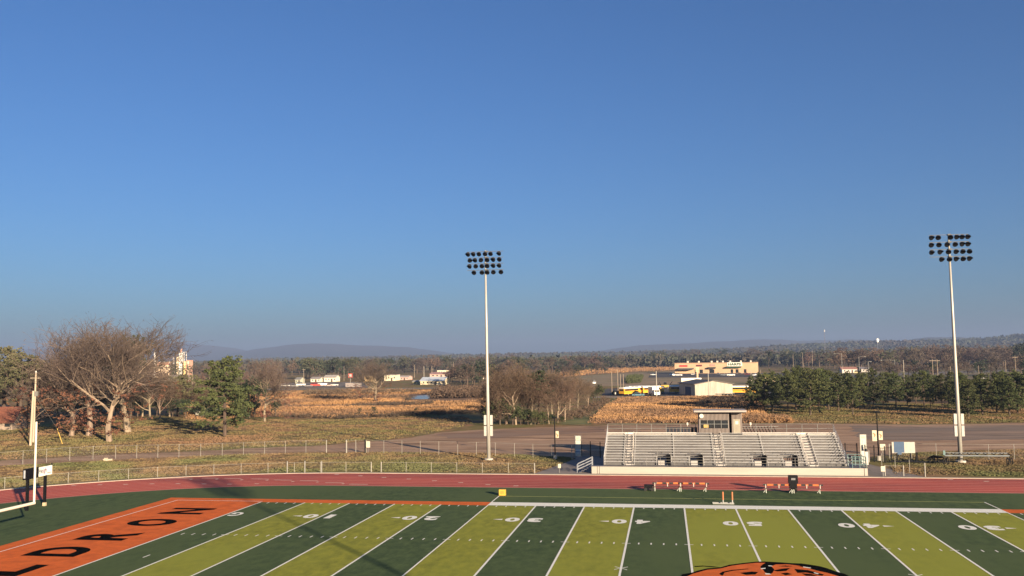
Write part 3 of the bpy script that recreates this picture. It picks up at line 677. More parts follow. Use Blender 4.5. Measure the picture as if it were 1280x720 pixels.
lamp_post((694,574),5.6,'dark lamp post with a single cream banner left of the tall white banner',[(.12,.55,2.9,3.85)])
lamp_post((1098.5,575.5),6.3,'black lamp post with two cream banners right of the bleachers',[(-.68,-.12,2.5,3.9),(.12,.62,2.65,3.8)])
def banner(q,w_,h,label,low=None,rz=0):
    x,y=gp(*q); t=thing('banner_stand',label,'banner',(x,y,0),rz)
    MB().box(-w_/2,w_/2,-.03,.03,.15,h).build('panel',mat('banner_white',(.52,.50,.42),(.44,.42,.35),.8,rough=.5),t)
    if low: MB().box(-w_/2+.1,w_/2-.1,-.045,-.032,.45,1.15).build('blue_print',mat('blue_print',(.10,.20,.34),(.3,.38,.46),2.5,rough=.5),t)
    MB().box(-.09,.09,-.045,-.032,1.3,h-.7).build('text_strip',mat('grey_print',(.35,.34,.32),(.6,.57,.5),9,rough=.5),t)
    MB().box(-.22,.22,-.045,-.032,h-.5,h-.2).build('emblem_print',mat('tan_print',(.60,.45,.22),(.7,.6,.4),6,rough=.5),t)
    for s in(-1,1): MB().box(s*(w_/2+.035)-.03,s*(w_/2+.035)+.03,-.04,.04,0,h+.05).build('post',galv,t)
banner((722.8,571.5),.78,3.0,'tall white banner stand with a blue lower print left of the bleachers',True)
banner((1080,576),.72,3.4,'tall cream banner stand right of the bleachers ramp')
for q,lab in(((1079.5,583),'left one of the two slim white panels beside the ramp'),((1084,584),'right one of the two slim white panels beside the ramp')):
    x,y=gp(*q); t=thing('white_panel',lab,'panel',(x,y,0)); MB().box(-.18,.18,-.03,.03,.3,1.9).build('panel',white,t); MB().box(-.03,.03,.03,.09,0,1.8).build('post',galv,t)
def sign(q,zc,w_,h,label,dark=False):
    x,y=gp(*q); t=thing('notice_sign',label,'sign',(x,y-.08,0)); MB().box(-w_/2,w_/2,-.02,.02,zc-h/2,zc+h/2).build('panel',mat('sign_cream',(.52,.47,.36),(.45,.41,.31),2,rough=.5),t)
    MB().box(-w_/2+.12,w_/2-.12,-.028,-.021,zc-h/2+.1,zc-h/2+.16).build('print',mat('grey_print',(.35,.34,.32)),t); MB().box(-.03,.03,.02,.07,0,zc+h/2).build('post',galv,t)
sign((460.3,566.3),1.3,.62,.95,'cream notice sign on the tall fence beside the dark gate post')
sign((1104,577.5),1.9,.65,.8,'cream notice sign under the right hand lamp post banner')
sign((1104,600-4.6),.85,.45,.6,'small pale sign on the low gate beside the track')
sign((699.5,591.2),.85,.35,.5,'small grey sign on the low track fence left of the walkway')
x,y=gp(456.6,566.4); g=MB().box(-.07,.07,-.07,.07,0,2.05).build('gate_post',black); g.location=(x,y,0); tag(g,'black gate post left of the cream notice sign on the tall fence','gate post')
# sign-board / portable scoreboard
x,y=gp(1130,577.5); t=thing('scoreboard','white portable board with a blue panel on a black stand','board',(x,y,0))
MB().box(-1.4,1.4,-.05,.05,1.15,2.55).build('board',mat('board_grey',(.42,.40,.35),(.35,.33,.29),2,rough=.5),t)
MB().box(-1.15,.1,-.07,-.053,1.2,2.58).build('blue_panel',mat('blue_panel',(.055,.095,.16),(.045,.08,.14),1.5,rough=.5),t)
MB().box(-.75,-.25,-.07,-.053,.95,1.197).build('blue_tab',mat('blue_panel',(.1,.17,.27)),t)
for a_ in(-.8,.85): MB().box(a_-.08,a_+.08,-.06,.06,0,1.15).build('leg',black,t)
MB().box(-1.4,1.6,-.5,-.4,.06,.16).box(-1.4,1.6,.3,.4,.06,.16).build('skid',black,t)
# blocking sled
x,y=gp(1166,579); t=thing('blocking_sled','low black football blocking sled on the grass left of the floodlight pole','sled',(x,y,0))
MB().box(-5.2,2.2,-.1,.1,.12,.24).build('runner',black,t)
for a_ in(-1.9,): MB().box(a_-.12,a_+.12,-.15,.05,.2,1.35).build('pad',black,t)
m=MB(); m.path([(-.6,0,.55),(.1,0,.85),(1.2,0,.75)],[.12,.2,.14],6); m.tube((.2,0,.2),(.2,0,.95),.08,n=6); m.build('sled_head',black,t)
m=MB(); m.tube((-.5,0,.2),(.2,0,.8),.05,n=5); m.tube((1.2,0,.2),(.3,0,.8),.05,n=5); m.build('brace',black,t)
# rolling frame
x,y=gp(1183,581.5); x2,_=gp(1263,581.5); LL=x2-x
t=thing('pipe_trailer','long low wheeled irrigation frame behind the right floodlight pole','trailer',(x,y+.6,0))
m=MB(); m.box(0,LL,-.06,.06,1.05,1.2); m.box(0,LL,.5,.6,1.35,1.45); m.build('beam',mat('dusty_steel',(.16,.18,.19),(.10,.11,.12),1.2,rough=.6),t)
m=MB()
for k in range(9): a_=LL*k/8; m.tube((a_,0,1.1),(a_+.5 if k<8 else a_,.55,1.4),.035,n=5); m.tube((a_,.55,1.4),(a_+.3,.1,1.12),.05,n=5)
m.build('bracing',black,t)
for a_ in(.15,LL):
    for d_ in(-.22,.22):
        w_=MB(); pts=[(a_+d_+.28*0,0+.42*math.cos(th),.45+.42*math.sin(th)) for th in [2*math.pi*k/14 for k in range(15)]]; w_.path(pts,[.06]*15,5); w_.build('wheel',rubber,t)
    m=MB(); m.tube((a_-.3,0,.45),(a_+.3,0,.45),.04,n=5); m.tube((a_,0,.45),(a_,0,1.1),.05,n=5); m.build('axle',black,t)
MB().box(-.15,.1,-.05,.05,1.2,1.75).build('hitch',teal,t)

# ------------------------------------------------------------------ vegetation generators
def leafcloud(centers,rad,nper,size,seed,flat=.6,elong=1.,up=0.):
    """random small quads spread round clump centres; returns verts, faces"""
    r=np.random.default_rng(seed); c=np.repeat(np.asarray(centers,float),nper,axis=0); n=len(c)
    rr=np.repeat(np.asarray(rad,float),nper)[:,None] if np.ndim(rad) else rad
    off=r.normal(size=(n,3)); off/=np.linalg.norm(off,axis=1)[:,None]+1e-9; off*=(r.random((n,1))**.45)*rr; off[:,2]*=flat
    p=c+off
    a=r.normal(size=(n,3)); a[:,2]+=up; a/=np.linalg.norm(a,axis=1)[:,None]
    b_=np.cross(a,r.normal(size=(n,3))); b_/=np.linalg.norm(b_,axis=1)[:,None]+1e-9
    s=size*(.6+.8*r.random((n,1)))
    A=a*s*elong; B=b_*s/elong
    v=np.stack([p-A-B*.6,p+A*.2-B,p+A+B*.3,p-A*.1+B],1).reshape(-1,3)
    f=np.arange(4*n).reshape(-1,4)
    return v,f
def npmesh(name,parts,m):
    vs=[];fl=[];off=0
    for v,f in parts:
        vs.append(v); fl.append(f+off); off+=len(v)
    v=np.concatenate(vs); f=np.concatenate(fl)
    me=bpy.data.meshes.new(name); me.vertices.add(len(v)); me.vertices.foreach_set('co',v.astype(np.float32).ravel())
    k=f.shape[1]; me.loops.add(f.size); me.loops.foreach_set('vertex_index',f.astype(np.int32).ravel())
    me.polygons.add(len(f)); me.polygons.foreach_set('loop_start',np.arange(0,f.size,k,dtype=np.int32)); me.polygons.foreach_set('loop_total',np.full(len(f),k,dtype=np.int32))
    me.update(calc_edges=True); me.materials.append(m); return me
def mbmesh(name,mb,m):
    me=bpy.data.meshes.new(name); me.from_pydata(mb.v,[],mb.f); me.materials.append(m); return me

bark_l=mat('pale_bark',(.30,.23,.16),(.15,.115,.08),1.5,rough=.95,stretch=(1,1,.25),rand=.15)
bark_d=mat('dark_bark',(.10,.07,.05),(.06,.045,.035),1.5,rough=.95,stretch=(1,1,.25),rand=.15)
twigm=mat('twigs',(.13,.095,.075),(.07,.052,.043),.4,rough=.95,rand=.2)
twigb=mat('brown_twigs',(.125,.082,.055),(.07,.048,.034),.4,rough=.95,rand=.22)
russet=mat('russet_leaves',(.17,.072,.042),(.09,.038,.024),.6,rough=.9,rand=.1)
pinem=mat('pine_needles',(.092,.102,.034),(.020,.032,.013),.6,rough=.9,rand=.38,lo=.3,hi=.7)
everm=mat('dark_evergreen',(.038,.052,.024),(.018,.028,.014),.5,rough=.9,rand=.2)
olivem=mat('olive_leaves',(.105,.10,.045),(.055,.055,.028),.4,rough=.9,rand=.2)
shrubm=mat('shrub_leaves',(.085,.095,.035),(.035,.045,.02),.6,rough=.9,rand=.2)

LIMB=1
def bare_mesh(seed,H=10.,spread=.5,trunk=.28,levels=4,kids=(7,6,5,4),rt=.03,up=.25,fine=True,thick=1.,lean=0,low=.30):
    """unit-ish bare tree of height H: returns (trunk MB, twig MB, tips)"""
    rs=random.Random(seed); big=MB(); tw=MB(); tips=[]
    def seg(p,d,L,r,lv):
        n=4 if lv<2 else 3; pts=[p]; rs_=[r]; dd=d.copy(); q=p.copy()
        wob=.10 if lv==0 else .24
        for i in range(n):
            dd=(dd+Vector((rs.gauss(0,wob),rs.gauss(0,wob),rs.gauss(0,wob*.7)+(up*.35 if lv>0 else .05)))).normalized()
            q=q+dd*(L/n); pts.append(q.copy()); rs_.append(r*(1-.62*(i+1)/n) if lv<levels else r*(1-.8*(i+1)/n))
        tgt=big if lv<=LIMB else tw
        tgt.path(pts,rs_,7 if lv==0 else 5 if lv==1 else 3)
        if lv>=levels: tips.append(q); return
        K=kids[lv] if lv<len(kids) else 3
        for k in range(K):
            f=(low+(1-low)*(k+.6)/K) if lv==0 else (.22+.78*(k+.5)/K)
            i=min(n-1,int(f*n)); t_=f*n-i; b0=pts[i].lerp(pts[i+1],t_)
            base=(pts[i+1]-pts[i]).normalized(); az=rs.uniform(0,6.283)+k*2.4
            o1=base.orthogonal().normalized(); o2=base.cross(o1); side=o1*math.cos(az)+o2*math.sin(az)
            ang=rs.uniform(.55,1.15) if lv==0 else rs.uniform(.45,1.0)
            if lv==0: ang*=spread*2*(1.15-.35*f)
            nd=(base*math.cos(ang)+side*math.sin(ang)+Vector((0,0,up*.3))).normalized()
            ll=L*(rs.uniform(.52,.78) if lv>0 else rs.uniform(.62,.86)*(1.12-.45*(f-.3)))
            seg(b0,nd,ll,max(rs_[i]*rs.uniform(.42,.62),rt*.5),lv+1)
    seg(Vector((0,0,0)),Vector((lean,0,1)).normalized(),H*.55,H*trunk*.1*thick,0)
    # normalise height
    zm=max(v[2] for v in tw.v); s=H/zm
    for mb_ in(big,tw): mb_.v=[(x*s,y*s,z*s) for x,y,z in mb_.v]
    tips=[t*s for t in tips]
    return big,tw,tips
PROTO={}
def proto(kind,trunk_me,crown_me,extra=None): PROTO.setdefault(kind,[]).append((trunk_me,crown_me,extra))
LIMB=2
for i in range(4):
    bg_,tw,tips=bare_mesh((100,105,109,112)[i],10,.56,.27,4,(9,7,6,5),up=.26,rt=.036,low=.46)
    r=random.Random(i); low=[t for t in tips if t.z<4.2]; cs=[tuple(t) for t in r.sample(low,min(len(low),90))]
    cs+=[(r.gauss(0,.55),r.gauss(0,.55),r.uniform(.7,2.1)) for _ in range(38)]
    cs2=[tuple(t) for t in tips]; tw2=leafcloud(cs2,.26,1,.042,i+70,flat=1,elong=3.2); TWX=tw2
    lf=npmesh('leaves',[leafcloud(cs,.22,11,.055,i)],russet)
    tv=len(tw.v); tw.v.extend([tuple(map(float,q)) for q in tw2[0]]); tw.f.extend([tuple(int(k)+tv for k in f) for f in tw2[1]])
    proto('oak',mbmesh('trunk',bg_,bark_l),mbmesh('twigs',tw,twigm),lf)
LIMB=1
for i in range(3):
    bg_,tw,tips=bare_mesh(200+i,10,.5,.22,4,(8,6,5,4),up=.3)
    r=random.Random(i)
    cs=[tuple(t) for t in tips]
    fine=leafcloud(cs[::2],.5,8,.055,i+50,flat=1,elong=3.)
    twq=npmesh('t',[fine],twigb)
    proto('bare',mbmesh('trunk',bg_,bark_l),mbmesh('twigs',tw,twigb),twq)
def pine(seed,H=10.,w=.30,clear=.22,n=260,per=22,size=.085,m=pinem,conic=.75):
    r=np.random.default_rng(seed); rr=random.Random(seed); cs=[];rd=[]; tr=MB()
    tr.path([(0,0,0),(rr.gauss(0,.1),rr.gauss(0,.1),H*.35),(rr.gauss(0,.15),rr.gauss(0,.15),H*.7),(0,0,H*.95)],[H*.021,H*.017,H*.011,H*.003],7)
    nb=34
    for k in range(nb):
        f=(k+rr.random())/nb; z=H*(clear+(1-clear)*f*.97); 
        prof=(1-f)**conic*(.55+.9*min(1,f*3.2+.25))*.75+.05
        az=k*2.4+rr.random(); L=H*w*prof*rr.uniform(.65,1.2)
        e=Vector((math.cos(az)*L,math.sin(az)*L,rr.uniform(-.05,.22)*L))
        tr.path([(0,0,z),tuple(Vector((0,0,z))+e*.5),tuple(Vector((0,0,z))+e)],[H*.006*(1-f*.6),H*.004*(1-f*.6),H*.0015],3)
        m_=max(2,int(n/nb*(.5+prof)))
        for j in range(m_):
            t_=.25+.75*(j+rr.random())/m_; p=Vector((0,0,z))+e*t_+Vector((rr.gauss(0,1),rr.gauss(0,1),rr.gauss(0,.7)))*(.055*H*w*1.6)
            cs.append(tuple(p)); rd.append(H*.034*rr.uniform(.6,1.35))
    v,f_=leafcloud(cs,rd,per,size,seed,flat=.65,elong=1.5)
    return mbmesh('trunk',tr,bark_d),npmesh('crown',[(v,f_)],m)
for i in range(4): proto('pine',*pine(300+i,10,.40+.03*(i%2),.10+.025*i,430,26,.085))
for i in range(3): proto('roundpine',*pine(340+i,10,.40,.13+.05*i,430,26,.085,conic=.42))
for i in range(2): proto('tallpine',*pine(320+i,10,.25,.5,220,22,.08,m=everm,conic=.5))
def leafy(seed,H,w,n,per,size,m,bk,clear=.15,top=1.,elong=1.2,lobes=9):
    rr=random.Random(seed); tr=MB(); cs=[];rd=[]
    tr.path([(0,0,0),(.1,0,H*.3),(rr.gauss(0,.2),0,H*.62)],[H*.024,H*.018,H*.008],6)
    L=[]
    for k in range(lobes):
        az=k*2.4+rr.random(); f=rr.random(); rad=H*w*.55*(rr.random()**.5)
        z=H*(clear+.22+(1-clear-.36)*rr.random()**.8); L.append((Vector((math.cos(az)*rad,math.sin(az)*rad,z)),H*rr.uniform(.13,.23)))
    L.append((Vector((0,0,H*.84)),H*.15))
    for c_,R__ in L:
        tr.path([(0,0,H*.3),tuple(c_*.6+Vector((0,0,H*.1))),tuple(c_)],[H*.01,H*.006,H*.003],4)
        for j in range(n//len(L)):
            d=Vector((rr.gauss(0,1),rr.gauss(0,1),rr.gauss(0,.85))).normalized()*R__*(rr.random()**.35)*rr.uniform(.8,1.15); q=c_+d
            if q.z<H*clear: q.z=H*clear+rr.random()*.3
            cs.append(tuple(q)); rd.append(H*.035*rr.uniform(.6,1.4))
    v,f=leafcloud(cs,rd,per,size,seed,flat=.8,elong=elong)
    zz=v[:,2].max(); v*=H/zz
    return mbmesh('trunk',tr,bk),npmesh('crown',[(v,f)],m)
for i in range(2): proto('olive',*leafy(400+i,10,.42,260,20,.10,olivem,bark_d,elong=1.4))
for i in range(2): proto('ever',*leafy(420+i,10,.40,260,22,.10,everm,bark_d,clear=.06))
fargrey=mat('far_bare_crown',(.125,.092,.070),(.062,.048,.040),.35,rough=.95,rand=.28)
farbrown=mat('far_brown_crown',(.14,.088,.062),(.07,.046,.035),.35,rough=.95,rand=.28)
farol=mat('far_olive_crown',(.085,.086,.045),(.045,.05,.03),.35,rough=.95,rand=.25)
farev=mat('far_evergreen_crown',(.040,.053,.028),(.02,.029,.018),.35,rough=.95,rand=.25)
for i in range(3): proto('fbare',*leafy(500+i,10,.50,190,11,.12,fargrey,bark_d,elong=2.4,clear=.12))
for i in range(2): proto('fbrown',*leafy(510+i,10,.50,190,11,.12,farbrown,bark_d,elong=2.4,clear=.12))
for i in range(2): proto('folive',*leafy(520+i,10,.46,150,9,.15,farol,bark_d,clear=.1))
for i in range(2): proto('fever',*leafy(530+i,10,.38,150,10,.15,farev,bark_d,clear=.05))
for i in range(2): proto('shrub',*leafy(540+i,10,.75,220,18,.16,shrubm,bark_d,clear=.0,lobes=12))
NAME={'oak':('oak_tree','tree'),'bare':('bare_tree','tree'),'pine':('pine_tree','tree'),'tallpine':('pine_tree','tree'),'roundpine':('pine_tree','tree'),'olive':('leafy_tree','tree'),'ever':('evergreen_tree','tree'),'fbare':('bare_tree','tree'),'fbrown':('bare_tree','tree'),'folive':('leafy_tree','tree'),'fever':('evergreen_tree','tree'),'shrub':('shrub','shrub')}
def tree(kind,x,y,H,label,group=None,wx=1.,var=None,rz=None):
    tm,cm,ex=random.choice(PROTO[kind]) if var is None else PROTO[kind][var%len(PROTO[kind])]
    nm,cat=NAME[kind]; t=thing(nm,label,cat,(x,y,-.05),random.uniform(0,6.28) if rz is None else rz,group)
    s=H/10.; t.scale=(s*wx,s*wx,s)
    for n_,me in(('trunk',tm),('crown',cm))+((('leaves',ex),) if ex is not None else ()):
        if n_=='leaves' and kind=='bare': n_='fine_twigs'
        o_=bpy.data.objects.new(n_,me); C.objects.link(o_); o_.parent=t
    return t
def ptree(kind,px,pb,pt,label,group=None,wx=1.,var=None,rz=None):
    x,y=gp(px,pb); return tree(kind,x,y,(pb-pt)*mpp(x,y),label,group,wx,var,rz)

# near oaks on the left
ptree('oak',111,545,391,'tall bare oak second from the left of the four big oaks',wx=1.15,var=0,rz=.5)
ptree('oak',89,545,428,'bare oak leftmost of the four big oaks with low russet leaves',wx=1.2,var=1,rz=1.5)
ptree('oak',136.5,552,397,'bare oak nearest to the fence with russet leaves round its trunk',wx=1.1,var=2,rz=2.6)
ptree('oak',160,540,389,'tall bare oak rightmost of the four big oaks with a thick pale trunk',wx=1.25,var=3,rz=.2)
ptree('bare',187,524.5,448,'slim bare tree behind the rightmost big oak',wx=1.1,var=0)
ptree('bare',200,524.5,458,'slim bare tree right of the one behind the rightmost oak',wx=1.1,var=1)
ptree('ever',163,523,417,'tall dark evergreen whose crown shows through the bare oaks',wx=.85,var=0)
ptree('roundpine',281,545,446,'leaning green pine standing alone on the grass left of the bare snag',wx=1.15,var=0)
ptree('oak',331,527,443,'bare snag tree with twisting limbs right of the lone pine',wx=.85,var=1,rz=3.9)
ptree('oak',470,504,447,'broad spreading bare oak in the tawny field near the pond',wx=1.55,var=2,rz=1.)
for (px,pb,pt,k,lab) in[(449,520,509,'fever','left one of two small dark junipers at the edge of the tawny field'),(468,520,507,'fever','right one of two small dark junipers at the edge of the tawny field'),(520,517.5,509,'fever','tiny dark juniper at the field edge below the pond'),(5,520,432,'olive','leafy green tree at the far left edge above the brown house'),(26,525,437,'olive','leafy green tree between the house and the utility pole'),(48,523,446,'olive','leafy tree just right of the utility pole'),(295,523,478,'ever','small evergreen behind the lone pine trunk'),(318,520,470,'ever','dark evergreen between the lone pine and the bare snag')]:
    ptree(k,px,pb,pt,lab,wx=1.25)
ORD=['first','second','third','fourth','fifth','sixth','seventh','eighth','ninth','tenth','eleventh','twelfth','thirteenth','fourteenth','fifteenth','sixteenth','seventeenth','eighteenth','nineteenth','twentieth']
rr=random.Random(5)
for i,px in enumerate([-30,-12,22,36,58,72,98,122,140,168,178,212,222,236,247,258,268,276]):
    ptree('olive' if (px<60 or i%4==0) else 'bare',px,rr.uniform(516,522),rr.uniform(452,470) if px<150 else rr.uniform(466,480),ORD[i]+' tree from the left in the thin row of brown trees behind the big oaks','row of brown trees behind the big oaks',wx=1.3)
for i,px in enumerate([62,84,104,126,146,172,196,216,232,250,266,300,312,344]):
    ptree('ever',px,rr.uniform(520,523),rr.uniform(494,503),ORD[i]+' bush from the left in the dark undergrowth behind the oaks','undergrowth bushes behind the oaks',wx=1.7)
# thicket left of centre
TH=[(616,529,466,'bare'),(624,530,455,'bare'),(634,530,452,'bare'),(645,531,458,'bare'),(655,530,452,'bare'),(664,531,462,'bare'),(673,530,463,'tallpine'),(686,530,456,'bare'),(697,529,460,'bare'),(706,527,466,'bare'),(640,524,450,'bare'),(660,522,450,'bare'),(690,518,452,'bare'),(712,514,455,'bare'),(722,512,461,'bare'),(735,508,470,'bare')]
for i,(px,pb,pt,k) in enumerate(TH): ptree(k,px,pb,pt,ORD[i]+(' tree of the bare thicket behind the left floodlight pole' if k=='bare' else ' tree of the thicket, a ragged pine among bare trees'),'thicket behind the left floodlight pole',wx=.95 if k=='bare' else 1.3)
for i,(px,pb,pt) in enumerate([(606,528,512),(615,530.5,503),(625,531,495),(632,531,500),(641,531.5,505),(651,531,508),(660,531,511),(669,531.5,512),(679,531,514),(690,531,517),(621,527,488),(747,500,480),(742,503,486),(703,530,520)]):
    ptree('shrub' if i%3 else 'ever',px,pb,pt,ORD[i]+' green bush at the foot of the thicket beside the gravel lot','bushes at the foot of the thicket',wx=1.2)
# pine grove on the right
PG=[(940,512,470),(957,516,468),(966,515,464),(985,513,462),(995,512,457),(1013,519,458),(1025,516,462),(1036,512,460),(1048,514,465),(1066,518.5,470),(1060,512,463),(1080,509,464),(1092,508,461),(1104,507,462),(1120,510,464),(1134,507,467),(1145,505,468),(1155,507,464),(1163,509,463),(1178,509,466),(1190,512,466),(1203,515,467),(1211,521.5,471),(1228,517.5,466),(1246,516.5,464),(1252,513,465),(1262,519.5,466),(1272,517,463),(1290,518,464),(1305,514,462),(1000,503,459),(1030,502,462),(1075,501,465),(1110,500,464),(1170,501,466),(1200,503,465),(1225,505,464),(1255,504,463),(1285,505,462),(950,505,468),(975,504,464)]
PG.sort()
for i,(px,pb,pt) in enumerate(PG):
    fr_='front' if pb>=514 else 'middle' if pb>=506.5 else 'back'
    k=sum(1 for q in PG[:i] if ('front' if q[1]>=514 else 'middle' if q[1]>=506.5 else 'back')==fr_)
    ptree('roundpine' if i%3 else 'pine',px,pb,pt+rr.uniform(-2,4),f'{ORD[k]} pine from the left in the {fr_} row of the pine grove','pines of the grove right of the bleachers',wx=rr.uniform(.62,.92) if fr_!='front' else rr.uniform(.85,1.2))
# brown brush at grove edge
for i,(px,pb) in enumerate([(938,527),(946,525),(955,527),(965,526),(975,528),(984,527)]):
    ptree('bare',px,pb,pb-8,ORD[i]+' clump of low brown brush at the left edge of the pine grove','brown brush by the grove',wx=1.6)

# tall tawny grass
def inpoly(P,x,y):
    c=False;n=len(P)
    for i in range(n):
        x1_,y1_=P[i];x2_,y2_=P[(i+1)%n]
        if (y1_>y)!=(y2_>y) and x<(x2_-x1_)*(y-y1_)/(y2_-y1_)+x1_: c=not c
    return c
NOPE=pxpoly([(500,503.5),(512,492.5),(604,490.5),(606,501),(575,503.5)])
def tufts(poly,n,h,seed):
    r=random.Random(seed); P=pxpoly(poly); xs=[p[0] for p in P]; ys_=[p[1] for p in P]; V=[];
    while len(V)<n:
        x=r.uniform(min(xs),max(xs)); y=r.uniform(min(ys_),max(ys_))
        if not inpoly(P,x,y) or inpoly(NOPE,x,y): continue
        dd=noise.noise(Vector((x*.02,y*.035,seed)))
        if dd<-.18 and r.random()<.8: continue
        V.append((x,y,h*(.6+.8*r.random())*(1+dd)))
    V=np.array(V); k=9; c=np.repeat(V,k,axis=0); q=np.random.default_rng(seed); m_=len(c)
    az=q.random(m_)*6.283; w_=.04+.09*q.random(m_); off=q.normal(size=(m_,2))*.45
    bx=c[:,0]+off[:,0]; by=c[:,1]+off[:,1]; hh=c[:,2]*(.6+.6*q.random(m_)); lx=q.normal(size=m_)*.25; ly=q.normal(size=m_)*.25
    v=np.stack([np.stack([bx-np.cos(az)*w_,by-np.sin(az)*w_,0*bx],1),np.stack([bx+np.cos(az)*w_,by+np.sin(az)*w_,0*bx],1),np.stack([bx+lx+np.cos(az)*w_*.5,by+ly+np.sin(az)*w_*.5,hh],1),np.stack([bx+lx*1.2-np.cos(az)*w_*.3,by+ly,hh*.95],1)],1).reshape(-1,3)
    return v,np.arange(4*m_).reshape(-1,4)
tgm=mat('tawny_grass_blades',(.29,.165,.088),(.095,.062,.040),.30,rough=.9,c3=(.38,.21,.09),scale2=.04,detail=8)
for P_,n,h,lab in((TW1,26000,.62,'tall tawny grass filling the field beyond the left bank'),(TW2,24000,.55,'tall tawny grass filling the field behind the bleachers'),(TW3,3000,1.5,'tawny grass on the rise in front of the far trees')):
    ob=bpy.data.objects.new('tall_grass',npmesh('tall_grass',[tufts(P_,n,h,n+len(lab))],tgm)); C.objects.link(ob); tag(ob,lab,'grass',kind='stuff')
def lawn(poly,n,seed,lab,m,h=.10):
    r=np.random.default_rng(seed); P=np.array(poly); lo=P.min(0);hi=P.max(0); pts=[]
    while len(pts)<n:
        x,y=lo+(hi-lo)*r.random(2)
        if inpoly(poly,x,y):
            d=noise.fractal(Vector((x*.22,y*.22,seed)),1.,2.,4)
            if d>-.12 or r.random()<.25: pts.append((x,y,h*(.5+1.1*r.random())*(1+max(-.3,d))))
    c=np.array(pts); m_=len(c); az=r.random(m_)*6.283; w_=.05+.10*r.random(m_); lx=r.normal(size=m_)*.04; ly=r.normal(size=m_)*.04
    v=np.stack([np.stack([c[:,0]-np.cos(az)*w_,c[:,1]-np.sin(az)*w_,0*az],1),np.stack([c[:,0]+np.cos(az)*w_,c[:,1]+np.sin(az)*w_,0*az],1),np.stack([c[:,0]+lx+np.cos(az)*w_*.7,c[:,1]+ly+np.sin(az)*w_*.7,c[:,2]],1),np.stack([c[:,0]+lx-np.cos(az)*w_*.5,c[:,1]+ly-np.sin(az)*w_*.5,c[:,2]*.85],1)],1).reshape(-1,3)
    ob=bpy.data.objects.new('short_grass',npmesh('short_grass',[(v,np.arange(4*m_).reshape(-1,4))],m)); C.objects.link(ob); tag(ob,lab,'grass',kind='stuff')
lm1=mat('dry_blades',(.19,.125,.065),(.11,.075,.038),.35,rough=1,c3=(.105,.108,.042),scale2=.06,detail=8)
outer=[(-42.5+49.2*math.cos(t_),CY+49.2*math.sin(t_)) for t_ in [math.pi/2+math.pi*.55*k/14 for k in range(15)]]
lawn([(-21.9,24.4)]+outer+pxpoly([(-60,590),(0,583),(100,577),(160,574),(320,567),(450,565),(520,565.5),(620,566.5),(700,571),(722,573)]),60000,3,'short dry grass between the track and the tall fence on the left',lm1,.065)
lawn(pxpoly([(1290,561.5),(1200,563.5),(1120,567.5),(1110,574),(1118,593),(1290,596)]),24000,4,'short dry grass between the track and the fence on the right',lm1,.06)
lm2=mat('bank_blades',(.155,.115,.05),(.075,.082,.030),.3,rough=1,c3=(.17,.10,.055),scale2=.05,detail=8)
lawn(pxpoly([(-60,580),(0,575),(80,570.5),(160,566.5),(250,563),(320,559),(400,556),(450,552),(500,548),(545,540),(592,530),(585,521),(520,519),(420,524),(330,524),(160,524),(0,538),(-60,545)]),60000,5,'short mixed grass on the bank below the oaks',lm2,.10)
lawn(pxpoly([(935,529),(1050,529),(1150,530),(1290,528),(1290,510),(1200,506),(1050,505),(940,510)]),34000,6,'short dry grass around the pine grove',lm2,.11)
# dark brush patches in the fields
drk=mat('dark_brush',(.10,.072,.05),(.05,.038,.028),.4,rough=.95)
def brush(pts,n,h,lab,seed,m=drk):
    r=random.Random(seed); P=pxpoly(pts); xs=[p[0] for p in P]; ys_=[p[1] for p in P]; cs=[];rd=[]
    while len(cs)<n:
        x=r.uniform(min(xs),max(xs)); y=r.uniform(min(ys_),max(ys_))
        if inpoly(P,x,y): hh=h*r.uniform(.5,1.2); cs.append((x,y,hh*.5)); rd.append(hh*.62)
    v,f=leafcloud(cs,rd,44,h*.085,seed,flat=.9,elong=2.4); v[:,2]=np.abs(v[:,2])
    ob=bpy.data.objects.new('brush',npmesh('brush',[(v,f)],m)); C.objects.link(ob); tag(ob,lab,'brush',kind='stuff')
brush([(822,511),(850,508.5),(940,504.5),(940,500.5),(890,500),(870,506)],420,1.4,'dark brush patch in the tawny field behind the press box',1)
brush([(330,521),(430,524),(500,521),(600,517),(606,515),(560,516),(470,519.5),(400,520.5)],500,.9,'dark weedy edge between the tawny field and the grass bank',2)
brush([(390,497),(450,495.5),(520,498.5),(510,501),(440,499),(395,500)],260,1.3,'dark weedy streak across the left tawny field',3)
brush([(430,508),(480,505),(540,503),(545,506),(500,508),(440,510.5)],240,1.0,'dark weeds under the spreading oak in the tawny field',4)
brush([(536,498),(560,497.5),(612,497.5),(612,489.5),(560,490.5),(545,493)],420,3.2,'bare brush thicket along the far bank of the pond',5,twigb)
brush([(380,494),(520,492),(520,490),(440,490),(380,491)],260,2.0,'brown brush at the back of the left tawny field',6,twigb)
brush([(782,480),(800,479),(803,471),(785,472)],260,2.4,'dark green shrub patch on the hillside pasture',7,shrubm)
brush([(700,527),(735,524),(765,500),(755,499),(725,514),(690,520)],160,1.3,'brown weeds along the grass path',8,twigb)
brush([(935,529),(990,529),(985,523),(940,521)],420,1.0,'dry brown brush between the bleachers and the pine grove',9,tgm)

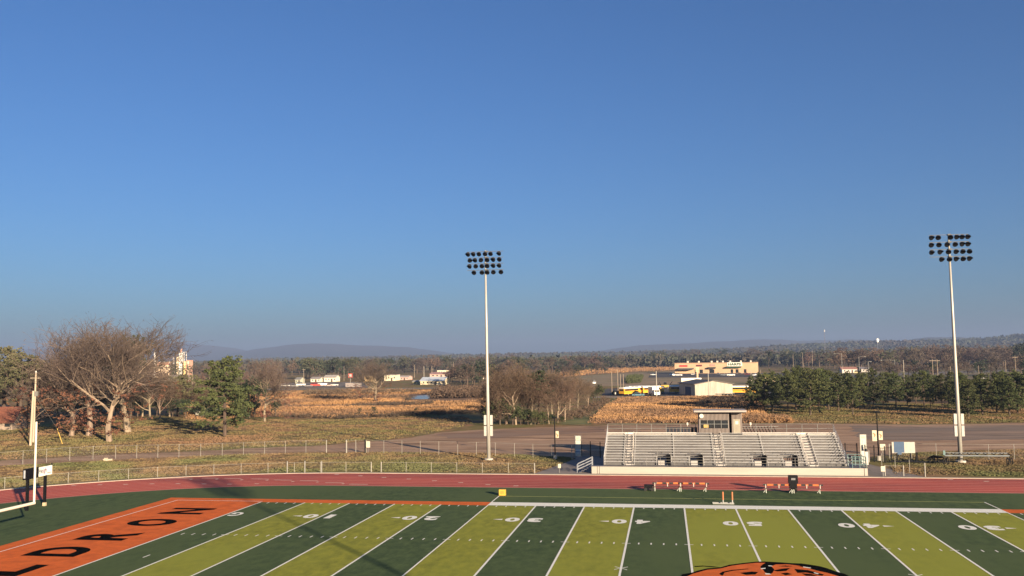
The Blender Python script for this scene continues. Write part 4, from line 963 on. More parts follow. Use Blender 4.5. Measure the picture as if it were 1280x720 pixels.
# ------------------------------------------------------------------ utility poles
def upole(px,pb,pt,label,arm=True,r=.14,col=None,rz=0.,white_=False):
    x,y=gp(px,pb); h=(pb-pt)*mpp(x,y); s=mpp(x,y); t=thing('utility_pole',label,'utility pole',(x,y,0),rz)
    r_=max(r,.28*s); m=wood if not white_ else mat('pale_pole',(.40,.36,.30),(.32,.29,.24),1,rough=.7)
    MB().tube((0,0,0),(0,0,h),r_*1.15,r_*.75,8).build('pole',m,t)
    if arm:
        MB().box(-1.2,1.2,-.07,.07,h-.75,h-.55).build('crossarm',m,t)
        for a_ in(-1.1,-.5,.5,1.1): MB().tube((a_,0,h-.55),(a_,0,h-.3),.06,.03,6).build('insulator',galv,t)
    return t,h
palep=mat('pale_wood',(.42,.34,.25),(.32,.26,.19),1.5,rough=.8,stretch=(1,1,.2))  # paler wood tone for the leaning pole and its neighbour
x,y=gp(38,557); h=hgt(38,557,489)
t=thing('utility_pole','pale leaning utility pole with a yellow guy guard in front of the leafy trees','utility pole',(x,y,0))
MB().tube((0,0,0),(.25,0,h),.22,.17,9).build('pole',palep,t)
x3,y3=gp(78,555); x4,y4=gp(70.5,537)
MB().tube((x3-x,y3-y,0),(x3-x-1.1,y3-y,2.7),.05,n=6).build('guy_guard',mat('guard_yellow',(.6,.38,.06),(.5,.32,.05),3,rough=.5),t)
MB().tube((x3-x-1.1,y3-y,2.7),(.25,0,h-.3),.012,n=4).build('guy_wire',galv,t)
x,y=gp(41.5,553); h=hgt(41.5,553,466.5)
t=thing('utility_pole','tall pale utility pole standing just behind the leaning one at the left edge','utility pole',(x,y,0))
MB().tube((0,0,0),(.15,0,h),.20,.14,9).build('pole',palep,t); MB().tube((.15,0,h),(.15,0,h+.35),.20,.1,8).build('pole_cap',white,t)
MB().box(-.9,1.1,-.06,.06,h-1.0,h-.85).build('crossarm',palep,t)
MB().box(.1,.6,-.2,.2,h-4.2,h-3.3).build('transformer',galv,t)
UP=[(240,495,465,'weathered utility pole in front of the brown trees below the feed mill',0),(262,488,468,'short utility pole right of the feed mill',0),(379.5,480,461,'utility pole with crossarm left of the white houses',1),(430,476,458,'utility pole right of the small white house',0),(518,472,456,'first thin pole among the low shops by the pond',0),(530,473,458,'pale forked pole above the long roofed shop',0),(540,472,457,'third thin pole above the shops by the pond',0),(567,470,453,'thin pole at the right of the shops by the pond',0),(821,497.5,464,'utility pole beside the parked school buses',0),(886,497,465,'pale pole in front of the white metal shed',0),(772.5,493,462,'tall pole leftmost of the three by the depot entrance',0),(776,492.5,468,'middle pole of the three by the depot entrance',0),(779.5,492,468,'rightmost pole of the three by the depot entrance',0),(765,491,465,'grey pole left of the three by the depot entrance',0),(743,458,444,'white pole rising from the far trees above the tawny rise',0),(784,456,444,'short white pole among the far trees',0),(826,460,443,'tall pale pole left of the long store',0),(992,466,443,'first pole behind the left part of the pine grove',0),(1004,465,441,'second pole behind the left part of the pine grove',0),(1016,464,439,'third pole behind the left part of the pine grove',0),(1167,483,449,'tall wooden pole with crossarm left of the right floodlight pole',1),(1173,484,449,'tall wooden pole with crossarm nearest to the right floodlight pole',1),(1189,480,458,'shorter wooden pole just left of the right floodlight pole',0),(1130.5,480,450,'thick pale pole behind the middle of the pine grove',0),(1258,475,451,'thin pole near the right edge',0),(1270.5,478,445,'wooden pole with wide crossarm near the right edge',1),(1224,476,457,'pole carrying a white transformer right of the floodlight pole',0),(951,476,462,'thin pole between the store and the pine grove',0),(939,477,463,'lamp standard at the right end of the store parking lot',0)]
for px,pb,pt,lab,arm in UP: upole(px,pb,pt,lab,bool(arm),white_=px in(886,530,743,784,826,1130.5,939,821))
def street_lamp(px,pb,pt,label,side=-1,L=4.):
    x,y=gp(px,pb); s=mpp(x,y); h=(pb-pt)*s; t=thing('street_lamp',label,'street lamp',(x,y,0)); r_=max(.1,.25*s)
    MB().tube((0,0,0),(0,0,h),r_,r_*.8,8).build('pole',galv,t); MB().path([(0,0,h-.3),(side*L*.3,0,h+.1),(side*L,0,h)],[r_*.7]*3,5).build('arm',galv,t); MB().box(side*L-.6,side*L+.6,-.3,.3,h-.2,h+.1).build('lamp_head',galv,t)
street_lamp(1074.5,470,446,'street lamp with a short arm left of the pale road poles',1,4)
street_lamp(1086,470,452,'plain street pole beside the highway behind the grove',1,1.5)
street_lamp(1119,468,450,'street lamp with a long arm over the highway behind the grove',-1,9)
street_lamp(1053,468,442,'tall double framed lamp left of the red roofed house',-1,5)
# mast, water tower
D=3200
def far(px,py,D):
    d=ray(px,py); d=d/ (d@RM[2]); q=CP+d*D; return q
q=far(1031,428,2600); zt=far(1031,412.5,2600)[2]
t=thing('radio_mast','thin radio mast with a white top rising above the right hand hills','mast',(q[0],q[1],0)); m=MB()
for a_ in(0,2.1,4.2):
    m.tube((2.0*math.cos(a_),2.0*math.sin(a_),0),(.6*math.cos(a_),.6*math.sin(a_),zt),.32,.2,5)
for k in range(24):
    f=k/24; m.tube((2-1.4*f,0,zt*f),((2-1.4*f)*-.5,(2-1.4*f)*.86,zt*(f+1/24)),.14,n=4)
m.build('lattice',mat('mast_grey',(.18,.18,.2),(.14,.14,.15),.1),t); MB().tube((0,0,zt-5),(0,0,zt+1),1.6,1.2,8).build('antenna',white,t)
q=far(1096.8,428,2800); za=far(1096.8,422.8,2800)[2]; zb=far(1096.8,427.5,2800)[2]
t=thing('water_tower','small white water tower on the skyline right of the mast','water tower',(q[0],q[1],0))
MB().tube((0,0,0),(0,0,zb),1.5,1.3,10).build('stem',mat('stem_grey',(.12,.13,.14),(.1,.1,.11),.1),t); MB().path([(0,0,zb-2),(0,0,zb+1),(0,0,(za+zb)/2+2),(0,0,za-2),(0,0,za)],[1.5,4,5,4,1],12).build('tank',mat('tank_white',(.85,.83,.78),(.78,.76,.7),.1),t)

# ------------------------------------------------------------------ buildings
def house(px,pb,wpx,hpx,dep,label,wall,roof,name='house',cat='house',gable='x',rz=0.,roofh=.35,win=2,door=True,wincol=None):
    """gable 'x': ridge runs along x (roof slope faces us); 'y': gable faces us; 'flat'"""
    x,y=gp(px,pb); s=mpp(x,y); w_=wpx*s; h=hpx*s
    t=thing(name,label,cat,(x,y,0),rz); wm=mat('wall_%.2f_%.2f_%.2f'%wall,wall,tuple(c*.85 for c in wall),.3,rough=.8); rm=mat('roof_%.2f_%.2f_%.2f'%roof,roof,tuple(c*.8 for c in roof),.3,rough=.7)
    e=h*(1-roofh) if gable!='flat' else h
    m=MB(); m.box(-w_/2,w_/2,0,dep,0,e)
    if gable=='y': m.add([(-w_/2,0,e),(w_/2,0,e),(0,0,h),(-w_/2,dep,e),(w_/2,dep,e),(0,dep,h)],[(0,1,2),(4,3,5)])
    elif gable=='x': m.add([(-w_/2,0,e),(-w_/2,dep,e),(-w_/2,dep/2,h),(w_/2,0,e),(w_/2,dep,e),(w_/2,dep/2,h)],[(1,0,2),(3,4,5)])
    m.build('wall',wm,t)
    o_=.5; th=.18; r=MB()
    if gable=='flat': r.box(-w_/2-.1,w_/2+.1,-.1,dep+.1,h,h+.35)
    elif gable=='x':
        for sy in(0,1):
            ya=-o_ if sy==0 else dep+o_; za_=e-(h-e)*o_/(dep/2)+.03; zr=h+.03
            r.add([(-w_/2-o_,ya,za_),(w_/2+o_,ya,za_),(w_/2+o_,dep/2,zr),(-w_/2-o_,dep/2,zr),(-w_/2-o_,ya,za_+th),(w_/2+o_,ya,za_+th),(w_/2+o_,dep/2,zr+th),(-w_/2-o_,dep/2,zr+th)],[(3,2,1,0),(4,5,6,7),(0,1,5,4),(1,2,6,5),(2,3,7,6),(3,0,4,7)])
    else:
        for sx in(-1,1):
            xa=sx*(w_/2+o_); za_=e-(h-e)*o_/(w_/2)+.03; zr=h+.03
            r.add([(xa,-o_,za_),(xa,dep+o_,za_),(0,dep+o_,zr),(0,-o_,zr),(xa,-o_,za_+th),(xa,dep+o_,za_+th),(0,dep+o_,zr+th),(0,-o_,zr+th)],[(3,2,1,0),(4,5,6,7),(0,1,5,4),(1,2,6,5),(2,3,7,6),(3,0,4,7)])
    r.build('roof',rm,t)
    n=win; 
    for k in range(n):
        xc=-w_/2+w_*(k+.5)/n+(0 if not door else w_*.06); ww=min(w_/n*.35,2.2)
        if door and k==n//2 and n>1: MB().box(xc-.6,xc+.6,-.05,-.004,0,min(2.2,e*.8)).build('door',mat('door_dark',(.10,.07,.05),(.07,.05,.04),1),t)
        else: MB().box(xc-ww/2,xc+ww/2,-.05,-.004,e*.38,e*.74).build('window',glass,t)
    return t
house(-14,538,56,27,7,'small house with a rusty brown roof at the far left edge',(.27,.21,.16),(.20,.075,.045),gable='x',roofh=.6,win=3,rz=.25)
house(412,477.2,15,8,9,'small white house with pale roof between the two utility poles',(.72,.68,.52),(.42,.38,.33),win=4)
house(394,477.5,12,6,8,'low white building left of the small white house',(.66,.62,.48),(.30,.27,.25),win=3,name='low_building',cat='building')
house(372,479,6,7,8,'pale green shed at the left of the town lot',(.42,.42,.32),(.25,.24,.22),name='shed',cat='shed',win=2)
house(540,481,30,9,14,'long low shop with a pale blue metal roof beyond the pond',(.60,.50,.33),(.50,.55,.60),name='shop',cat='building',win=6,roofh=.45)
house(519,480.5,6,5,6,'small yellow block at the left end of the long shop',(.75,.60,.28),(.3,.28,.25),name='shop',cat='building',win=1,door=False)
house(550,471.5,26,6,14,'red trimmed low building behind the long shop',(.5,.36,.3),(.38,.22,.2),name='shop',cat='building',win=5)
house(553,466.8,13,3.6,12,'cream building highest up behind the shops',(.78,.70,.48),(.5,.47,.42),name='shop',cat='building',gable='flat',win=4)
house(572,472,14,6,12,'tan building half hidden by trees right of the shops',(.52,.42,.31),(.35,.28,.22),name='shop',cat='building',win=4)
house(487,476,14,7,12,'cream shop behind the branches of the spreading oak',(.70,.62,.45),(.4,.36,.32),name='shop',cat='building',win=4,gable='flat')
house(503,475,14,5,12,'red and cream roadside shop right of the oak branches',(.58,.38,.32),(.5,.42,.36),name='shop',cat='building',win=4)
house(459,477,7,7,8,'orange yellow kiosk behind the left branches of the spreading oak',(.7,.5,.25),(.35,.3,.25),name='kiosk',cat='building',win=1,gable='flat')
house(602,474,10,6,10,'pale house among the trees left of the thin floodlight pole',(.55,.48,.38),(.34,.3,.26),win=3)
house(1062,466,18,7,12,'house with a reddish roof beside the highway behind the grove',(.6,.55,.48),(.40,.20,.15),win=4)
house(1085,465,16,6,12,'dark roofed house right of the reddish roofed one',(.42,.38,.34),(.22,.2,.2),win=4)
house(963,480,14,9,8,'low tan roofed building between the store and the pine grove',(.72,.56,.36),(.62,.5,.36),name='low_building',cat='building',win=3,gable='flat')
house(931,453.5,6,3,10,'tiny cream house on the rise above the right end of the store',(.8,.68,.5),(.5,.4,.3),win=2)
house(1167,433.5,6,3.2,12,'tiny white house high among the trees on the right',(.75,.73,.68),(.6,.58,.55),win=2)
house(1226,476,6,5,6,'small white hut with dark base right of the right floodlight pole',(.75,.74,.7),(.5,.48,.45),name='hut',cat='hut',win=1)
house(215,487,26,17,16,'brown hipped barn roof among trees below the feed mill',(.34,.28,.22),(.26,.22,.18),name='barn',cat='barn',win=2,roofh=.6)
house(250,521,12,9,7,'pale shed half hidden behind the dark undergrowth left of the lone pine',(.36,.36,.30),(.3,.28,.24),name='shed',cat='shed',win=1)
# roadside sign
x,y=gp(438,480); s=mpp(x,y); t=thing('road_sign','red and white round topped sign on a pole beside the town lot','sign',(x,y,0))
MB().tube((0,0,0),(0,0,8*s),.3,n=6).build('pole',galv,t); MB().box(-2.6*s,2.6*s,-.2,.2,8*s,13*s).build('panel',mat('sign_red',(.55,.08,.05),(.45,.07,.05),1),t); MB().box(-1.7*s,1.7*s,-.3,-.21,9*s,12*s).build('face',white,t)

# store
x,y=gp(894,466.6); s=mpp(x,y); W_=100*s; H_=12.6*s
t=thing('supermarket','long cream supermarket with green awning and sign across the rear parking lot','store',(x,y,0),math.atan2(gp(944,466)[1]-gp(844,466)[1],gp(944,466)[0]-gp(844,466)[0])*.25)
cream=mat('store_cream',(.52,.35,.21),(.46,.30,.18),.1,rough=.8)
MB().box(-W_/2,W_/2,0,35,0,H_).build('wall',cream,t); MB().box(-W_/2-.2,W_/2+.2,-.2,35.2,H_,H_+.5).build('roof',mat('store_parapet',(.36,.23,.14),(.3,.2,.12),.2),t)
def sx(px): return (px-894)*s
for a_,b_,z0_,z1_,c_,nm in((909,919,4.6,5.0,(.03,.08,.045),0),):pass
grn=mat('awning_green',(.03,.075,.04),(.02,.05,.03),.5)
MB().box(sx(908),sx(926),-3,-.05,H_*.54,H_*.66).build('awning',grn,t)
MB().box(sx(886),sx(895),-3,-.05,H_*.48,H_*.62).build('awning',mat('awning_dark',(.06,.055,.05),(.04,.04,.035),.5),t)
m=MB(); m.add([(sx(848),-8,H_*.05),(sx(866),-8,H_*.55),(sx(868),-.3,H_*.55),(sx(853),-.3,H_*.5)],[(0,1,2,3),]); m=MB(); m.box(sx(849),sx(868),-6,-.05,H_*.42,H_*.55); m.build('canopy',mat('canopy_grey',(.12,.11,.10),(.09,.08,.08),.3),t)
MB().box(sx(850),sx(860),-.3,-.06,H_*.66,H_*.86).build('sign_board',mat('store_red',(.45,.07,.05),(.38,.06,.05),1),t)
MB().box(sx(871),sx(878),-.3,-.06,H_*.70,H_*.86).build('sign_board',mat('store_maroon',(.15,.04,.04),(.12,.03,.03),1),t)
MB().box(sx(888),sx(894),-.3,-.06,H_*.72,H_*.92).build('sign_board',mat('store_rose',(.5,.25,.2),(.42,.2,.16),1),t)
sb=MB().box(sx(909),sx(927),-.3,-.06,H_*.68,H_*1.06).build('sign_board',mat('store_sign_white',(.75,.72,.6),(.68,.65,.55),1),t)
text_mesh('HARPS',grn,'lettering',lambda u,v:(sx(910)+u*15.6*s,-.32,H_*.74+v*H_*.26),sb,bold=.05)
for a_,b_ in((869,872),(875,879),(887,893),(913,916),(919,922.5),(929,932)): MB().box(sx(a_),sx(b_),-.1,-.02,.2,H_*.38).build('door',glass,t)
for a_ in(858,872,888,895,902,911,924,936): MB().box(sx(a_),sx(a_+1.8),8,11,H_+.5,H_+2.).build('roof_unit',mat('hvac',(.6,.52,.42),(.5,.44,.36),1),t)
# tall roadside sign of the store
x,y=gp(872,474); s2=mpp(x,y); t=thing('pylon_sign','tall tan pylon sign at the near edge of the store parking lot','sign',(x,y,0))
MB().box(-1.0*s2,1.0*s2,-.6,.6,0,9*s2).build('pillar',mat('pylon_tan',(.60,.40,.26),(.5,.34,.22),1),t); MB().box(-2.2*s2,2.2*s2,-.5,.5,9*s2,15*s2).build('panel',mat('pylon_panel',(.62,.50,.30),(.35,.28,.16),.8),t)

# white steel shed
a0=gp(869,495.2); a1=gp(916,494.4); an=math.atan2(a1[1]-a0[1],a1[0]-a0[0]); s=mpp(*a0); Wd=math.dist(a0,a1)
t=thing('metal_shed','white metal shed with a dark roof beside the school bus depot','shed',(a0[0],a0[1],0),an)
e1=14.6*s; rg=18.6*s; xr=Wd*.5; dp=20
wm=corr('shed_siding',(.46,.40,.31),(.30,.27,.22),'X',5)
m=MB(); v=[(0,0,0),(Wd,0,0),(Wd,0,e1),(xr,0,rg),(0,0,e1)]; v+=[(a_-1.5*0,dp,c_) for a_,b_,c_ in v]
m.add(v,[(0,1,2,3,4),(9,8,7,6,5),(1,6,7,2),(0,4,9,5)]); m.build('wall',wm,t)
r=MB()
for sgn_ in(0,1):
    xa=-.5 if sgn_==0 else Wd+.5; za_=e1-.1
    q4=[(xa,-.5,za_),(xr,-.5,rg+.05),(xr,dp+.5,rg+.05),(xa,dp+.5,za_)]; r.add(q4+[(a_,b_,c_+.25) for a_,b_,c_ in q4],[(3,2,1,0),(4,5,6,7),(0,1,5,4),(1,2,6,5),(2,3,7,6),(3,0,4,7)])
r.build('roof',mat('shed_roof',(.11,.09,.075),(.08,.07,.06),.3,rough=.6),t)
MB().box(-.08,-.02,5,12,0,e1*.75).build('side_door',mat('blue_door',(.06,.08,.13),(.05,.06,.1),1),t)
MB().box(Wd*.42,Wd*.43,-.06,-.01,0,e1*1.05).build('downpipe',galv,t)

# vehicles
def wheel(t,x,y,r,w_=.25): 
    o_=MB().tube((x,y-w_/2,r),(x,y+w_/2,r),r,n=14).build('wheel',rubber,t); MB().tube((x,y-w_/2-.01,r),(x,y+w_/2+.01,r),r*.5,n=10).build('rim',galv,o_)
def bus(px,pb,rz,label,L=10.5,ycol=(.72,.36,.03)):
    x,y=gp(px,pb); t=thing('school_bus',label,'bus',(x,y,0),rz,'school buses at the depot')
    ym=mat('bus_yellow_%.2f'%ycol[1],ycol,tuple(c*.85 for c in ycol),1,rough=.4); wr=mat('bus_roof',(.80,.76,.66),(.7,.66,.58),.8,rough=.4)
    MB().profile([(-1.2,.6),(1.2,.6),(1.2,2.55),(-1.2,2.55)],-L/2,L/2-1.6).build('body',ym,t)
    MB().profile([(-1.2,2.553),(1.2,2.553),(1.1,2.95),(.7,3.1),(-.7,3.1),(-1.1,2.95)],-L/2,L/2-1.6).build('roof',wr,t)
    hd=MB().profile([(-1.0,.6),(1.0,.6),(1.0,1.6),(.8,1.75),(-.8,1.75),(-1.0,1.6)],L/2-1.597,L/2).build('hood',ym,t)
    MB().box(L/2-.02,L/2+.05,-.6,.6,.8,1.4).build('grille',black,hd)
    for s_ in(-1,1):
        w_=MB().box(-L/2+.5,L/2-2.0,min(s_*1.2,s_*1.23),max(s_*1.2,s_*1.23),1.75,2.4).build('window_band',glass,t)
        MB().box(-L/2,L/2-1.7,min(s_*1.2,s_*1.24),max(s_*1.2,s_*1.24),1.25,1.35).build('rub_rail',black,t)
        for xx in(-L/2+2.6,L/2-.9): wheel(t,xx,s_*1.0,.5,.3)
    MB().box(L/2-1.595,L/2-1.57,-1.05,1.05,1.8,2.45).build('windscreen',glass,t)
    MB().box(-L/2-.03,-L/2-.004,-.9,.9,1.7,2.4).build('rear_window',glass,t)
    MB().box(-L/2-.12,-L/2-.004,-1.15,1.15,.5,.72).build('bumper',black,t)
    return t
bus(926,492.5,math.pi*0+.05,'yellow school bus in side view right of the white metal shed')
bus(854,491.5,.1,'yellow school bus half hidden behind the left side of the shed')
bus(788,494,.95,'yellow school bus leftmost of the row at the depot')
bus(796,492.2,.85,'second school bus from the left in the depot row')
bus(803,492.2,.8,'third school bus from the left in the depot row')
bus(809,492.4,.75,'fourth school bus from the left in the depot row')
bus(815,492.4,.7,'fifth school bus from the left in the depot row')
# box truck + camper
def boxtruck(px,pb,rz,label,c=(.76,.72,.62)):
    x,y=gp(px,pb); t=thing('box_truck',label,'truck',(x,y,0),rz); cm=mat('truck_white',c,tuple(k*.88 for k in c),1,rough=.4)
    MB().box(-3.5,1.6,-1.2,1.2,.9,3.3).build('cargo_box',cm,t); MB().profile([(-1.05,.6),(1.05,.6),(1.05,1.6),(.9,2.3),(-.9,2.3),(-1.05,1.6)],1.603,3.4).build('cab',cm,t)
    MB().box(3.35,3.43,-.85,.85,1.55,2.2).build('windscreen',glass,t)
    for xx in(-2.2,2.5):
        for s_ in(-1,1): wheel(t,xx,s_*1.0,.48,.28)
boxtruck(818,495,-1.25,'white truck facing the camera at the right end of the bus row')
x,y=gp(864,481.5); s=mpp(x,y); t=thing('camper_trailer','white trailer standing behind the school bus left of the shed','trailer',(x,y,0),.1)
MB().profile([(-1.3,.8),(1.3,.8),(1.3,3.2),(1.0,3.6),(-1.0,3.6),(-1.3,3.2)],-13*s*.95,13*s*.95).build('body',mat('camper_white',(.82,.77,.66),(.74,.7,.6),.5,rough=.4),t)
MB().box(-13*s*.93,13*s*.5,-1.34,-1.305,2.0,2.5).build('stripe',mat('camper_stripe',(.55,.48,.38),(.5,.42,.33),1),t)
for xx in(-2,-.8): wheel(t,xx,-1.1,.45); wheel(t,xx,1.1,.45)
x,y=gp(909,495.6); t=thing('flatbed_trailer','low dark flatbed trailer with wheels in front of the shed corner','trailer',(x,y,0),.03)
MB().box(-4,4.5,-1.1,1.1,.75,.95).build('deck',black,t); MB().box(4.5,7.5,-.06,.06,.7,.82).build('tongue',black,t)
for xx in(-1.2,0,1.2): wheel(t,xx,-1.15,.5); wheel(t,xx,1.15,.5)
x,y=gp(832,486); s=mpp(x,y); t=thing('backhoe_loader','small yellow backhoe with raised dark boom behind the depot yard','digger',(x,y,0))
MB().box(-1.8,1.5,-.9,.9,.7,1.7).build('body',mat('digger_yellow',(.65,.38,.08),(.55,.32,.07),1),t); MB().box(-.8,.5,-.7,.7,1.703,2.9).build('cab',glass,t)
MB().path([(-1.8,0,1.2),(-2.9,0,3.2),(-3.3,0,1.4)],[.18,.15,.12],5).build('boom',black,t); MB().path([(1.5,0,1.2),(2.6,0,2.6),(3.0,0,3.2)],[.16]*3,5).build('loader_arm',black,t)
for xx,r_ in((-1.2,.75),(1.1,.5)): wheel(t,xx,-1.,r_,.35); wheel(t,xx,1.,r_,.35)
x,y=gp(771.5,494.2); t=thing('tractor','small dark red tractor at the foot of the depot poles','tractor',(x,y,0),.4)
MB().box(-.2,1.7,-.45,.45,.8,1.6).build('bonnet',mat('tractor_red',(.20,.05,.04),(.12,.04,.035),2),t); MB().box(-1.4,-.2,-.6,.6,.9,1.5).build('seat_platform',black,t); MB().box(-1.5,-.15,-.75,.75,2.5,2.62).build('canopy',black,t)
for s_ in(-1,1): wheel(t,-.9,s_*.95,.85,.4); wheel(t,1.3,s_*.7,.5,.25); MB().tube((-1.3,s_*.7,1.5),(-1.3,s_*.7,2.5),.04,n=5).build('canopy_post',black,t)
x,y=gp(798,495.4); t=thing('parked_car','low teal car in front of the school buses','car',(x,y,0))
def carbody(t,L,H,c,van=False):
    cm=mat('paint_%.2f_%.2f_%.2f'%c,c,tuple(k*.9 for k in c),1,rough=.3,coat=.4)
    MB().profile([(-.85,.3),(.85,.3),(.88,.75),(.8,.95*H/1.5),(-.8,.95*H/1.5),(-.88,.75)],-L/2,L/2).build('body',cm,t)
    z0_=.953*H/1.5; xa,xb=(-L*.48,L*.2) if van else (-L*.30,L*.22)
    m=MB(); m.add([(xa,-.74,z0_),(xb,-.74,z0_),(xb,.74,z0_),(xa,.74,z0_),(xa+.25,-.6,H),(xb-.6,-.6,H),(xb-.6,.6,H),(xa+.25,.6,H)],[(4,5,6,7),(0,1,5,4),(1,2,6,5),(2,3,7,6),(3,0,4,7)]); cb=m.build('cabin',glass,t)
    MB().box(xa+.22,xb-.58,-.62,.62,H+.003,H+.05).build('roof',cm,t)
    for xx in(-L*.31,L*.31):
        for s_ in(-1,1): wheel(t,xx,s_*.78,.33,.2)
carbody(t,4.4,1.4,(.10,.20,.24))
CARS=[(817,469.2,(.75,.73,.68),0,'white car leftmost in the store parking lot'),(840,469.6,(.78,.76,.7),1,'white van left of the pylon sign in the store lot'),(848,470,(.80,.78,.72),1,'white pickup like van just right of the first white van'),(866,468.6,(.75,.7,.6),0,'pale car near the canopy of the store'),(898,468.2,(.14,.14,.15),0,'dark car below the middle of the store'),(905,469.6,(.30,.32,.33),0,'grey car left of the white van below the green awning'),(914,470,(.8,.78,.7),1,'white van below the green awning'),(925,468.2,(.10,.08,.08),0,'black car at the right of the green awning'),(934,468.6,(.2,.05,.05),0,'dark red car near the right end of the store'),(944,470,(.75,.74,.7),1,'long white van at the right edge of the store lot'),(962,469,(.1,.1,.12),0,'dark car beyond the right end of the store'),(743,480.2,(.8,.78,.74),1,'white pickup passing beside the thicket'),(357,483.2,(.7,.68,.62),0,'white car leftmost in the town lot'),(368,483.6,(.5,.48,.45),0,'silver car second from the left in the town lot'),(376,482.4,(.72,.7,.64),1,'white van in the town lot near the utility pole'),(386,483.4,(.2,.18,.18),0,'dark car in the town lot beside the red truck'),(394.5,482.8,(.6,.08,.06),1,'bright red truck in the middle of the town lot'),(403,482.2,(.75,.72,.65),1,'white van right of the red truck in the town lot'),(411,483,(.4,.3,.25),0,'brown car right of the white van in the town lot'),(418,482.4,(.7,.66,.58),0,'pale car rightmost in the town lot'),(1047,470.5,(.7,.7,.7),0,'white car on the highway above the pine grove'),(1070,466.8,(.75,.58,.3),1,'tan van parked beside the highway behind the grove')]
for px,pb,c,v_,lab in CARS:
    x,y=gp(px,pb); t=thing('parked_car',lab,'van' if v_ else 'car',(x,y,.012),random.uniform(-.5,.5)+(math.pi/2 if random.random()<.3 else 0)); carbody(t,5.4 if v_ else 4.5,2.1 if v_ else 1.45,c,bool(v_))
# low barrier-like pale trailer row in town lot
house(440.5,483.6,18,4,4,'long low grey trailer at the right end of the town lot',(.30,.26,.24),(.36,.31,.28),name='storage_trailer',cat='trailer',gable='flat',win=0,door=False)

# feed mill
x,y=gp(213,472); s=mpp(x,y); t=thing('feed_mill','feed mill with pale towers and salmon coloured bins rising above the left trees','mill',(x,y,0))
mc=mat('mill_cream',(.78,.62,.42),(.68,.53,.36),.06,rough=.7); ms=mat('mill_salmon',(.60,.33,.24),(.5,.28,.2),.06,rough=.7); mw=mat('mill_white',(.75,.72,.66),(.62,.6,.55),.08,rough=.6)
def X(px): return (px-213)*s
def Z(py): return (472-py)*s
MB().box(X(193),X(213),0,16,0,Z(456)).build('warehouse',mc,t); MB().box(X(195),X(213.5),-.3,0-.02,Z(456.5),Z(452.8)).build('warehouse_fascia',ms,t); MB().box(X(194),X(214),-.5,16,Z(452.7),Z(452)).build('warehouse_roof',mat('mill_roof',(.5,.45,.4),(.4,.36,.32),.1),t)
m=MB(); m.tube((X(188.5),4,0),(X(188.5),4,Z(449)),2.*s,1.5*s,10); m.build('white_silo',mw,t); m=MB(); m.tube((X(188.5),4,Z(449)),(X(188.5),4,Z(444)),.8*s,.8*s,8); m.path([(X(188.5),4,Z(444)),(X(188.5),4,Z(441)),(X(188.5),4,Z(437.2))],[1.4*s,1.1*s,.2*s],8); m.build('cyclone',mw,t)
MB().box(X(220.2),X(222.6),1,5,0,Z(446)).build('elevator_leg',mc,t); MB().box(X(223.4),X(226.4),1,6,0,Z(441.5)).build('head_house',mw,t); MB().path([(X(224.6),3,Z(441.5)),(X(224.9),3,Z(438.5)),(X(226),3,Z(436.2))],[.9*s,1.2*s,.7*s],8).build('elevator_head',ms,t)
m=MB()
for a_ in(226.9,230.7):
    for b_ in(1,5): m.tube((X(a_),b_,0),(X(a_),b_,Z(440.2)),.28*s,n=5)
for py in(440.4,444,448,452):
    for b_ in(1,5): m.tube((X(226.9),b_,Z(py)),(X(230.7),b_,Z(py)),.25*s,n=4)
m.build('lattice_tower',mw,t)
MB().box(X(226),X(230.5),5.5,12,0,Z(452.5)).build('bin_house',ms,t)
for a_ in(231.8,): MB().tube((X(a_),0,0),(X(a_),0,Z(452)),1.4*s,n=12).build('bin',mat('mill_yellow',(.85,.62,.28),(.75,.54,.25),.1),t)
MB().box(X(233.6),X(237.6),0,8,0,Z(450.5)).build('bin_house',ms,t); MB().tube((X(237.2),-1,0),(X(237.2),-1,Z(452)),.9*s,n=10).build('bin',mc,t)
MB().tube((X(215.5),2,0),(X(215.5),2,Z(449)),.9*s,n=10).build('stack',mat('mill_grey',(.4,.38,.36),(.33,.31,.3),.1),t); MB().tube((X(215.5),2,Z(449)),(X(215.5),2,Z(447)),1.3*s,.9*s,10).build('stack_cap',mw,t)
MB().tube((X(212),-1,Z(452)),(X(217),-3,Z(464)),.3*s,n=5).build('conveyor',mw,t)

# ------------------------------------------------------------------ far trees (individuals, shared meshes)
rr=random.Random(21); cnt=0
def fartree(px,pb,pt,kinds,grp,lab,wx=1.2):
    k=rr.choice(kinds); ptree(k,px,pb,pt,lab,grp,wx=wx*rr.uniform(.9,1.35))
KL={'fbare':'bare','fbrown':'brown','folive':'olive','fever':'dark'}
def band(n,x0,x1,pbf,ptf,kinds,grp,lab,jb=2,jt=3,wx=1.2):
    for i in range(n):
        px=x0+(x1-x0)*(i+rr.random())/n; pb=pbf(px)+rr.uniform(-jb,jb); pt=ptf(px)+rr.uniform(-jt,jt)
        if pb-pt<4: pt=pb-4
        k=rr.choice(kinds); ptree(k,px,pb,pt,lab%{'fbare':'grey bare','fbrown':'brown bare','folive':'olive leaved','fever':'dark evergreen'}[k],grp,wx=wx*rr.uniform(.9,1.35))
def lin(*pts):
    xs=[p[0] for p in pts];ys_=[p[1] for p in pts]; return lambda x: float(np.interp(x,xs,ys_))
# left: trees behind the oaks & mill
band(36,-40,345,lin((-40,480),(345,476)),lin((-40,452),(345,453)),['fbare','fbrown','folive','fbare'],'far trees behind the oaks','%s tree in the far belt behind the oaks and the feed mill',jb=3)
band(14,180,350,lin((180,490),(350,486)),lin((180,466),(350,462)),['fbare','fbrown'],'trees below the feed mill','%s tree in front of the feed mill',jb=3)
